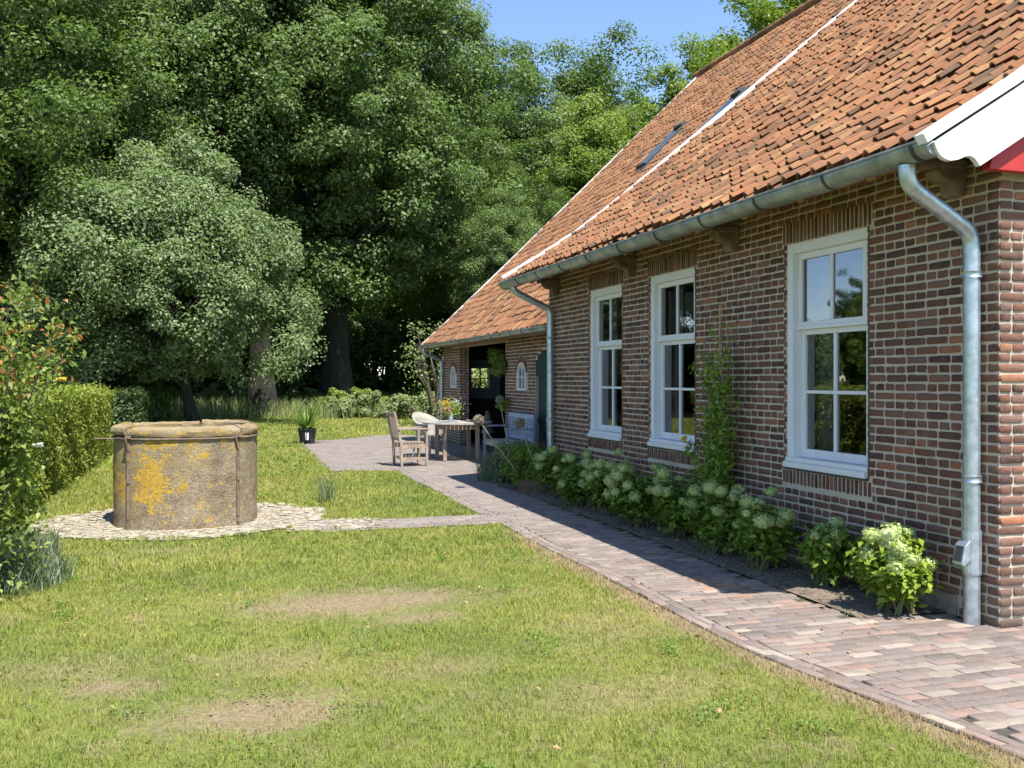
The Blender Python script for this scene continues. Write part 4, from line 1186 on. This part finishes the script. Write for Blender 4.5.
# ------------------------------------------------------------------ rose bush in the left foreground
def rose_bush(loc):
    rs = np.random.default_rng(101); rnd = random.Random(101)
    o = tag(empty('rose_bush', loc), 'large loose rose bush with reddish young leaves and hips at the left edge', 'rose bush')
    m = MB(); CG = []; CR = []
    for i in range(60):
        a = rnd.uniform(0, 6.28); R_ = rnd.uniform(.35, 1.0); H = rnd.uniform(.9, 2.3) * (1 - .22 * R_)
        if H < 1.3: R_ *= .8
        b = Vector((rnd.uniform(-.3, .3), rnd.uniform(-.3, .3), 0)); e = Vector((math.cos(a) * R_, math.sin(a) * R_, H))
        mid = b.lerp(e, .5) + Vector((-.1 * math.cos(a), -.1 * math.sin(a), .22)); 
        pts = [b * (1 - t) ** 2 + mid * 2 * t * (1 - t) + e * t * t for t in [k / 8 for k in range(9)]]
        m.tube(pts, [.012 * (1 - .75 * k / 8) for k in range(9)], 5, False)
        for k in range(2, 9):
            for q in range(12):
                p = pts[k] + Vector((rnd.gauss(0, .08), rnd.gauss(0, .08), rnd.gauss(0, .07)))
                if k >= 7 and p.z > 1.15 and rnd.random() < .33: CR.append(p)
                else: CG.append(p)
    m.build('stems', BARK, o)
    for (C, mat, nm, per, s) in ((CG, L_ROSE, 'foliage', 4, .052), (CR, L_RED, 'young_leaves', 2, .045)):
        C = np.array([tuple(c) for c in C]); C = np.repeat(C, per, 0) + rs.normal(size=(len(C) * per, 3)) * .035
        C[:, 2] = np.maximum(C[:, 2], .05)
        N = rs.normal(size=C.shape) * .6; N[:, 2] += .8
        V, F = leaves_np(C, N, s, rs, .55); np_mesh(nm, V, F, mat, o)
    # low skirt of leaves
    n = 2600; a = rs.uniform(0, 6.283, n); q = rs.uniform(.1, 1, n) ** .5 * .68
    C = np.stack([q * np.cos(a), q * np.sin(a), rs.uniform(.04, 1.15, n) * (1.15 - .4 * q)], 1); N = rs.normal(size=C.shape) * .6; N[:, 2] += .7
    V, F = leaves_np(C, N, .055, rs, .55); np_mesh('lower_foliage', V, F, L_ROSE, o)
    for (mat, nm, nn) in ((L_YEL, 'yellow_flower', 5), (L_WHT, 'white_flower', 2)):
        for k in range(nn):
            f = MB(); a = rnd.uniform(-1.2, .6); c = (math.cos(a) * rnd.uniform(.3, .8), math.sin(a) * rnd.uniform(.2, .8) - .1, rnd.uniform(.9, 1.9))
            for j in range(9):
                th = j * 2.4; rr = .022
                f.ball((c[0] + rr * math.cos(th), c[1] + rr * math.sin(th), c[2] + .006 * (j % 3)), .016, 5, 4, (1, 1, .6), .2)
            f.build(nm, mat, o)
    h = MB()
    for k in range(26):
        c = CR[rnd.randrange(len(CR))]; h.ball((c[0], c[1], c[2] - .02), .008, 6, 4, (1, 1, 1.25))
    h.build('hips', simple('rose_hip', (.55, .12, .03), .4, .2, 5), o)
    return o
rb = rose_bush((-1.88, 7.7, 0)); rb.scale = (1.0, 1.0, 1.2)

# ------------------------------------------------------------------ hydrangeas
def hydrangea(loc, r, h, nb, seed, leafmat, label, group='hydrangeas along the wall', bs=.074):
    rs = np.random.default_rng(seed); rnd = random.Random(seed)
    o = tag(empty('hydrangea', loc), label, 'hydrangea', group)
    st = MB(); C = []; heads = []
    nb += 5
    for i in range(nb + 16):
        a = rnd.uniform(0, 6.28); q = rnd.uniform(.15, 1) ** .6
        e = Vector((math.cos(a) * q * r, math.sin(a) * q * r * .8, h * (1.04 - .42 * q * q) * rnd.uniform(.62, 1.08)))
        b = Vector((rnd.uniform(-.4, .4) * r, rnd.uniform(-.4, .4) * r, 0)); mid = b.lerp(e, .5) + Vector((0, 0, .06))
        st.tube([b, mid, e], [.006, .005, .003], 5, False)
        if i < nb: heads.append(e)
        for t in [rnd.uniform(.1, .8) ** .6 for _ in range(7)]:
            p = b.lerp(e, t) + Vector((0, 0, .05 * math.sin(t * 3.1)))
            for k in range(6): C.append(tuple(p + Vector((rnd.gauss(0, .052), rnd.gauss(0, .052), rnd.gauss(0, .04)))))
    st.build('stems', STEMG, o)
    C = np.array(C); C = np.repeat(C, 2, 0) + rs.normal(size=(len(C) * 2, 3)) * .02; C = C[C[:, 2] < h * .93]; C[:, 2] = np.maximum(C[:, 2], .04)
    N = C * [1.2, 1.2, .3]; N = N / (np.linalg.norm(N, axis=1, keepdims=True) + .01) * .5 + rs.normal(size=C.shape) * .4; N[:, 2] += .7
    V, F = leaves_np(C, N, .066, rs, .55); np_mesh('foliage', V, F, leafmat, o)
    for e in heads:
        s = bs * rnd.uniform(.5, 1.15); n = 170
        d = unit(rs, n); rr = rs.uniform(.75, 1.05, size=(n, 1)); P = d * rr * [s, s, s * .82] + np.array([e.x, e.y, e.z + s * .85])
        V, F = leaves_np(P, d + rs.normal(size=d.shape) * .25, .021, rs, .9, .1)
        bl = np_mesh('bloom', V, F, L_BLOOM, o)
        co = MB(); co.ball((e.x, e.y, e.z + s * .7), s * .8, 7, 5, (1, 1, .82)); co.build('bloom_core', L_BLOOM, bl)
    return o
HY = [(885, 5.18, 4.44, .25, .56, 13, L_HYDY, 'yellow green hydrangea standing alone beside the near downpipe'),
      (0, 6.0, 4.52, .22, .50, 7, L_HYD, 'small hydrangea under the near window, the one next to the lone yellow green bush'),
      (0, 6.72, 4.40, .30, .58, 11, L_HYD, 'bushy hydrangea below the left edge of the near window'),
      (0, 7.42, 4.36, .30, .68, 11, L_HYD, 'hydrangea right in front of the climbing plant and its cane'),
      (0, 8.35, 4.44, .27, .60, 12, L_HYD, 'hydrangea just left of the climbing plant'),
      (0, 9.05, 4.38, .36, .62, 18, L_HYD, 'wide pale flowered hydrangea under the middle window'),
      (0, 9.95, 4.46, .30, .68, 15, L_HYD, 'hydrangea in front of the wall between the middle and far windows'),
      (0, 10.75, 4.34, .36, .56, 19, L_HYD, 'low hydrangea full of blooms under the far window'),
      (0, 11.75, 4.48, .32, .66, 13, L_HYD, 'tallest hydrangea between the far window and the far downpipe')]
for i, (_, y, x, r, h, nb, mt, lb) in enumerate(HY): hydrangea((x, y, .01), r, h, nb, 200 + i, mt, lb)

# perennials at the far end of the bed
bush('perennial', (4.35, 12.75, .01), (.3, .4), .62, 50, 60, .05, 301, L_HYD, 'leafy perennial at the foot of the far downpipe', 'plant')
bush('perennial', (4.42, 13.5, .01), (.34, .4), .66, 55, 60, .05, 302, L_WEED, 'pale leafy perennial behind the far downpipe beside the terrace', 'plant')
tuft('lavender_clump', (4.2, 13.9, 0), .28, 520, .52, .009, L_SILV, 'wispy pale flowering clump at the end of the bed by the table', 'plant', 7, (.1, .7))
tuft('dry_grass_clump', (4.25, 12.25, 0), .2, 300, .26, .006, simple('dry_grass', (.27, .20, .12), .9, .3, 20), 'brown dry grass clump low in front of the perennials', 'plant', 8)

def allium(x, y, z, r, base, label):
    o = tag(empty('allium', (base[0], base[1], 0)), label, 'seed head', 'dried alliums')
    m = MB(); e = Vector((x - base[0], y - base[1], z)); b = Vector((0, 0, 0)); mid = b.lerp(e, .45) + Vector(((e.x) * .12, 0, .1))
    m.tube([b, mid, e], [.008, .007, .006], 6, False); m.build('stem', simple('pale_stem', (.33, .34, .20), .8, .2, 9), o)
    rs_ = np.random.default_rng(int(x * 1000)); n = 900; d = unit(rs_, n)
    V, F = leaves_np(d * r * rs_.uniform(.75, 1.05, (n, 1)) + np.array([e.x, e.y, e.z]), d * .3 + rs_.normal(size=d.shape) * .6, .028, rs_, .5)
    h = np_mesh('seed_globe', V, F, SEED, o)
    c = MB(); c.ball(tuple(e), r * .72, 12, 8, jit=.05); c.build('globe_core', SEED, h)
def ray_pt(px, py, Y):
    t = Y / (875.5 - .3072 * (px - 512)); return t * .9517 * (px - 215), Y, 1.6 + (379 - py) * t
allium(*ray_pt(478.5, 420, 12.6), .075, (4.38, 12.7), 'dried allium globe in front of the table edge, leftmost of the three')
allium(*ray_pt(519.5, 423, 12.4), .072, (4.45, 12.3), 'dried allium globe in front of the bench back, rightmost of the three')
allium(*ray_pt(499.5, 400, 14.2), .062, (4.6, 14.1), 'dried allium globe against the dark porch opening, highest of the three')

# ------------------------------------------------------------------ climber on its cane and wires
o = tag(empty('climbing_plant', (4.66, 7.85, 0)), 'green climbing plant on a cane against the brick between two windows', 'climber')
m = MB(); m.tube([(-.02, 0, 0), (0, .02, 2.32)], .009, 8); m.build('cane', BAMB, o)
rs = np.random.default_rng(55); rnd = random.Random(55); st = MB(); C = []
for i in range(8):
    p = Vector((-.03, rnd.uniform(-.06, .06), .1)); pts = [p.copy()]; H = rnd.uniform(.9, 2.05)
    while p.z < H:
        p = p + Vector((rnd.uniform(-.02, .015), rnd.uniform(-.07, .07), .11)); p.x = max(-.12, min(.02, p.x)); p.y = max(-.2 - .1 * (1 - p.z / 2), min(.24, p.y)); pts.append(p.copy())
        for k in range(int(17 * (1.2 - p.z / 1.9)) + 1): C.append((p.x + rnd.gauss(-.02, .035), p.y + rnd.gauss(0, .06), p.z + rnd.gauss(0, .05)))
    st.tube(pts, .004, 5, False)
for (y0, z0, y1, z1) in ((.1, .55, .62, .95), (.1, .5, .55, .62)):
    for k in range(60):
        t = rnd.random(); C.append((-.04 + rnd.gauss(0, .02), y0 + (y1 - y0) * t + rnd.gauss(0, .03), z0 + (z1 - z0) * t + rnd.gauss(0, .04)))
    st.tube([(-.03, y0, z0), (-.05, (y0 + y1) / 2, (z0 + z1) / 2 + .05), (-.03, y1, z1)], .004, 5, False)
st.build('stems', STEMG, o)
C = np.array(C); C = np.repeat(C, 2, 0) + rs.normal(size=(len(C) * 2, 3)) * .02; N = rs.normal(size=C.shape) * .45; N[:, 0] -= .7; N[:, 2] += .5
V, F = leaves_np(C, N, .062, rs, .5); np_mesh('foliage', V, F, L_HYD, o)
f = MB(); fp = ray_pt(688, 440, 8.45)
for j in range(8): f.ball((-.06 + .01 * math.cos(j), .62 + .018 * math.cos(j * 2.1), .98 + .025 * math.sin(j * 2.1)), .02, 5, 4, (1, 1, .8), .2)
f.build('yellow_flower', L_YEL, o)
m = MB()
for yy in (-.42, -.14, .16, .44): m.tube([(.085, yy, .35), (.085, yy, 2.65)], .002, 4)
for zz in (.35, .95, 1.55, 2.15, 2.65):
    for yy in (-.42, -.14, .16, .44): m.tube([(.08, yy, zz), (.12, yy, zz)], .005, 5)
m.build('wires', DARKZ, o)

# porch vine
bush('porch_vine', (XF - .06, 18.22, 1.62), (.12, .42), .68, 22, 60, .075, 401, L_BRT, 'bright green vine hanging at the right jamb of the porch opening', 'vine', cr=(.12, .22))
bush('foliage_plant', (XF - .15, 17.75, .95), (.12, .18), .3, 12, 40, .05, 402, L_HYD, 'small green plant behind the highest allium', 'plant', cr=(.2, .3))

# ------------------------------------------------------------------ the well
well = tag(empty('well', (WX, WY, 0), YAW * 0 - .03), 'round old concrete well with orange lichen and rusty iron straps', 'well')
def sup(r, k, n=72, e=2.5):
    a = 2 * math.pi * k / n; c, s = math.cos(a), math.sin(a)
    q = (abs(c) ** e + abs(s) ** e) ** (-1 / e); return r * q * c, r * q * s
def well_ring(prof, n=72, noise=.006, seed=3):
    rnd = random.Random(seed); m = MB(); vs = []; fs = []
    for (r, z) in prof:
        for k in range(n):
            x, y = sup(r + rnd.uniform(-noise, noise), k, n); vs.append((x, y, z + rnd.uniform(-noise, noise) * .5))
    for i in range(len(prof) - 1):
        for k in range(n):
            a = i * n + k; b = i * n + (k + 1) % n; fs.append((a, b, b + n, a + n))
    m.add(vs, fs); return m
m = well_ring([(.70, .1), (.70, .99), (.76, .995)] [:0] + [(.765, -.02)] + [(.765, .05 + .0485 * i) for i in range(20)] + [(.76, .985), (.64, .99), (.62, .5), (.62, .02)])
m.build('shaft', CONC, well, True)
# rim made of five stones with gaps
rim = MB(); n = 90; cuts = [2, 20, 38, 56.6, 79]
for ci in range(5):
    k0 = cuts[ci] + .35; k1 = (cuts[(ci + 1) % 5] + (90 if ci == 4 else 0)) - .35; steps = 14; rnd = random.Random(ci)
    prof = [(.645, .985), (.64, 1.07), (.665, 1.098), (.74, 1.075), (.770, 1.068), (.783, 1.045), (.784, 1.02), (.772, .99)]
    dz = rnd.uniform(-.012, .012); dr = rnd.uniform(-.01, .012); vs = []; fs = []
    for s in range(steps + 1):
        k = k0 + (k1 - k0) * s / steps
        for (r, z) in prof:
            x, y = sup(r + dr + rnd.uniform(-.006, .006), k, n); vs.append((x, y, z + dz + rnd.uniform(-.005, .005)))
    q = len(prof)
    for s in range(steps):
        for j in range(q): a = s * q + j; b = s * q + (j + 1) % q; fs.append((a, b, b + q, a + q))
    fs += [tuple(range(q)), tuple(steps * q + j for j in range(q))]
    mm = MB(); mm.add(vs, fs); mm.build('rim_stone', CONC, well, True)
m = MB(); 
ring = [sup(.778, k, 60) for k in range(60)] ; m2 = MB()
pts = [(x, y, .962) for x, y in ring] + [(ring[0][0], ring[0][1], .962)]
m2.tube(pts, .011, 8, False); m2.build('iron_hoop', IRON, well, True)
for px, z0, rr_ in ((-.555, .0, 1), (.56, .05, 1)):
    # find the ring point on the camera side with that x
    best = min((sup(.782, k, 720) for k in range(360, 720)), key=lambda p: abs(p[0] - px)); m = MB()
    m.box(best[0] - .016, best[0] + .016, best[1] - .008, best[1] + .02, z0, .93)
    m.beam((best[0], best[1] - .012, .84), (best[0] - .03, best[1] - .03, .98), .022, .016); m.box(best[0] - .03, best[0] + .03, best[1] - .035, best[1] + .01, .97, 1.0)
    for zz in (.12, .5): m.ball((best[0], best[1] - .012, zz), .012, 6, 4)
    m.build('iron_strap', IRON, well)
m = MB(); m.tube([(-.93, -.3, .955), (-.72, -.42, .958)], .01, 6); m.build('hoop_end', IRON, well)
m = MB(); m.lathe([(.0, .5), (.63, .5)], (0, 0, 0), 40, False); m.build('water', simple('dark_water', (.01, .012, .01), .05, .1, 3, spec=.6), well)

# ------------------------------------------------------------------ garden furniture
# wooden armchair, facing +x locally (back at -x)
def armchair(loc, rz):
    o = tag(empty('garden_armchair', loc, rz), 'slatted wooden armchair at the left of the table with its back to the lawn', 'armchair')
    for sy in (-1, 1):
        m = MB(); m.beam((-.22, sy * .26, 0), (-.24, sy * .26, .45), .045, .045); m.beam((-.24, sy * .26, .43), (-.36, sy * .26, 1.0), .045, .045); m.build('leg', TEAK, o, False, .004)
        m = MB(); m.beam((.25, sy * .26, 0), (.25, sy * .26, .66), .045, .045, (0, 1, 0)); m.build('leg', TEAK, o, False, .004)
        m = MB(); m.beam((-.30, sy * .265, .68), (.31, sy * .265, .68), .07, .028); m.build('armrest', TEAK, o, False, .006)
        m = MB(); m.beam((-.22, sy * .26, .14), (.25, sy * .26, .14), .03, .045); m.beam((-.22, sy * .26, .36), (.25, sy * .26, .37), .03, .07); m.build('side_rail', TEAK, o, False, .003)
    m = MB()
    for k in range(8): m.box(-.22 + k * .063, -.22 + k * .063 + .045, -.24, .24, .41, .43)
    m.build('seat', TEAK, o, False, .003)
    m = MB()
    for k in range(9):
        y = -.21 + k * .0525; m.beam((-.245, y, .5), (-.335, y, .93), .03, .014, (1, 0, 0))
    m.beam((-.24, -.24, .49), (-.24, .24, .49), .05, .03, (1, 0, 0)); m.beam((-.345, -.24, .95), (-.345, .24, .95), .07, .03, (1, 0, 0)); m.build('backrest', TEAK, o, False, .003)
    m = MB()
    for k in range(7): m.box(-.2 + k * .063, -.2 + k * .063 + .04, -.23, .23, .12, .135)
    m.build('lower_shelf', TEAK, o)
    return o
armchair((3.42, 16.75, .008), .08)
# round-ish slatted table
tb = tag(empty('garden_table', (4.58, 17.75, .008)), 'round weathered wooden table with a vase of flowers on it', 'table')
m = MB()
for k in range(16):
    x = -.61 + k * .0813; hw = math.sqrt(max(.02, .66 ** 2 - max(abs(x), abs(x + .07)) ** 2)); m.box(x, x + .07, -hw, hw, .715, .742)
m.build('tabletop', TEAKG, tb, False, .003)
m = MB(); R1 = [(.655 * math.cos(a), .655 * math.sin(a)) for a in [k * 2 * math.pi / 28 for k in range(29)]]
for p, q in zip(R1, R1[1:]): m.beam((p[0], p[1], .728), (q[0], q[1], .728), .07, .03)
m.build('table_edge', TEAKG, tb)
for sx in (-1, 1):
    for sy in (-1, 1):
        m = MB(); m.box(sx * .33 - .035, sx * .33 + .035, sy * .33 - .035, sy * .33 + .035, 0, .7); m.build('leg', TEAK, tb, False, .004)
m = MB(); m.box(-.33, .33, -.35, -.32, .6, .69); m.box(-.33, .33, .32, .35, .6, .69); m.box(-.35, -.32, -.31, .31, .6, .69); m.box(.32, .35, -.31, .31, .6, .69); m.build('apron', TEAK, tb)
# vase with flowers
vs_ = tag(empty('flower_vase', (4.42, 17.6, .752)), 'glass vase with yellow, pink and white garden flowers on the table', 'vase')
m = MB(); m.lathe([(.045, 0), (.05, .02), (.042, .1), (.05, .17), (.047, .17), (.04, .1), (.04, .02)], (0, 0, 0), 16); m.build('glass', GLASSV, vs_, True)
rs = np.random.default_rng(77)
for (mat, nm, n, c, s, sz) in ((L_HYD, 'greenery', 500, (0, 0, .26), (.13, .13, .1), .045), (L_YEL, 'yellow_blooms', 240, (-.1, 0, .36), (.07, .05, .045), .03), (L_PINK, 'pink_blooms', 200, (-.07, -.08, .24), (.08, .06, .05), .03), (L_WHT, 'white_blooms', 160, (.09, 0, .38), (.09, .08, .07), .022)):
    P = rs.normal(size=(n, 3)) * np.array(s) * .8 + np.array(c); P[:, 2] = np.maximum(P[:, 2], .1); V, F = leaves_np(P, rs.normal(size=(n, 3)) + [0, -.5, .7], sz, rs, .7); np_mesh(nm, V, F, mat, vs_)
b = MB(); b.lathe([(.03, 0), (.07, .012), (.09, .04), (.085, .04), (.03, .014)], (0, 0, 0), 18)
bw = b.build('serving_bowl', TEAKG, None, True); bw.location = (4.82, 17.62, .752); tag(bw, 'small flat bowl beside the vase on the table', 'bowl')

# white wicker tub chair
def wicker(loc, rz):
    o = tag(empty('wicker_chair', loc, rz), 'white wicker tub chair behind the left side of the table', 'wicker chair')
    m = MB(); n = 22; vs = []; fs = []     # open at +x
    prof = [(0.40, .25), (.46, .27), (.58, .30), (.68, .32), (.78, .335)]
    for j, (z, r) in enumerate(prof):
        for k in range(n + 1):
            a = math.pi * .28 + math.pi * 1.44 * k / n; back = max(0, -math.cos(a)) ; zz = z + (z - .40) * (.28 * back - .28 * (1 - back)); vs.append((r * math.cos(a) - .02, r * math.sin(a), zz))
    for j in range(len(prof) - 1):
        for k in range(n): a = j * (n + 1) + k; fs.append((a, a + 1, a + n + 2, a + n + 1))
    m.add(vs, fs); t = m.build('backrest', WICK, o, True); t.modifiers.new('s', 'SOLIDIFY').thickness = .02
    m = MB(); top = vs[-(n + 1):]; m.tube(top, .022, 8); m.build('rolled_edge', WICK, o, True)
    m = MB(); m.lathe([(.0, .36), (.26, .37), (.28, .41), (.26, .44), (0, .445)], (0, 0, 0), 24, False); m.build('seat', WICK, o, True)
    for sx in (-1, 1):
        for sy in (-1, 1):
            m = MB(); m.tube([(sx * .19, sy * .19, .39), (sx * .23, sy * .22, .18), (sx * .25, sy * .24, 0)], .017, 8); m.build('leg', WICK, o, True)
    m = MB()
    for zz in (.2,):
        q = [(sx * .225, sy * .215, zz) for sx, sy in ((-1, -1), (1, -1), (1, 1), (-1, 1), (-1, -1))]
        for a, b in zip(q, q[1:]): m.tube([a, b], .01, 6)
    m.build('stretcher', WICK, o)
    return o
wicker((4.22, 18.6, .008), -1.0)

# bench against the barn wall
o = tag(empty('garden_bench', (5.28, 16.55, .008)), 'blue grey wooden bench with slatted back against the barn wall', 'bench')
for sy in (-1, 1):
    y = sy * .74
    m = MB(); m.beam((.22, y, 0), (.26, y, .94), .05, .05, (0, 1, 0)); m.build('leg', BENCHM, o, False, .004)
    m = MB(); m.beam((-.26, y, 0), (-.26, y, .66), .05, .05, (0, 1, 0)); m.build('leg', BENCHM, o, False, .004)
    m = MB(); m.beam((-.31, y, .68), (.24, y, .68), .06, .03); m.build('armrest', BENCHM, o, False, .004)
m = MB()
for k in range(7): m.box(-.25 + k * .068, -.25 + k * .068 + .055, -.73, .73, .40, .425)
m.box(-.27, -.245, -.72, .72, .32, .395); m.build('seat', TEAKG, o)
m = MB(); m.beam((.245, -.72, .90), (.245, .72, .90), .03, .08); m.beam((.225, -.72, .48), (.225, .72, .48), .03, .06)
for k in range(15):
    y = -.66 + k * .094; m.beam((.226, y, .5), (.242, y, .87), .045, .014, (1, 0, 0))
m.build('backrest', CUSH, o, False, .003)

# ornament in the porch: stacked pale stones
m = MB(); z = 0
for r, h in ((.16, .12), (.13, .12), (.17, .14), (.12, .1), (.15, .12), (.09, .14), (.06, .08)): m.lathe([(r * .7, z), (r, z + h * .3), (r, z + h * .7), (r * .6, z + h)], (0, 0, 0), 12); z += h
q = m.build('stacked_ornament', simple('dull_stone', (.16, .14, .12), .9, .2, 8), None, True); q.location = (6.35, 21.6, .005); tag(q, 'dull stacked stone ornament standing in the dark porch', 'ornament')

# potted agapanthus
pt = tag(empty('potted_plant', (at(307, 23.3), 23.3, .0)), 'strap leaved plant in a dark ribbed pot at the corner of the terrace', 'potted plant')
m = MB(); m.lathe([(.15, 0), (.17, .03), (.205, .32), (.225, .34), (.225, .38), (.20, .38), (.19, .33), (0, .33)], (0, 0, 0), 20, False)
for k in range(9):
    a = k * 2 * math.pi / 9; m.tube([(.165 * math.cos(a), .165 * math.sin(a), .02), (.212 * math.cos(a), .212 * math.sin(a), .33)], .014, 5)
m.build('pot', POTM, pt)
m = MB(); m.box(-.06, .02, -.225, -.205, .1, .28); m.build('pot_label', WHITE, pt)
rs = np.random.default_rng(8); V = []; F = []; rnd = random.Random(8); m = MB()
for k in range(95):
    a = rnd.uniform(0, 6.28); L = rnd.uniform(.6, .95); el = rnd.uniform(.5, 1.4); d = Vector((math.cos(a), math.sin(a), 0)); s = Vector((-d.y, d.x, 0)); vs = []; fs = []
    for i in range(6):
        t = i / 5; p = d * (L * math.cos(el) * t + .12 * t * t) + Vector((0, 0, .33 + L * math.sin(el) * t - .2 * t * t * (1.4 - el * .6))); wd = .024 * (1 - t) + .006
        vs += [p - s * wd, p + s * wd]
        if i: b = 2 * (i - 1); fs.append((b, b + 1, b + 3, b + 2))
    m.add(vs, fs)
m.build('leaves', L_AGA, pt)
m = MB(); m.tube([(.05, 0, .35), (.35, 0, .65), (.62, -.02, 1.05)], .008, 6); m.ball((.62, -.02, 1.07), .04, 7, 5, (.7, .7, 1.6)); m.build('flower_stalk', STEMG, pt)
bush('sapling', (4.6, 5.62, .01), (.16, .16), .5, 12, 30, .045, 410, L_HYD, 'small leafy plant close to the wall behind the lone yellow green hydrangea', 'plant', cr=(.15, .25))
print('done')
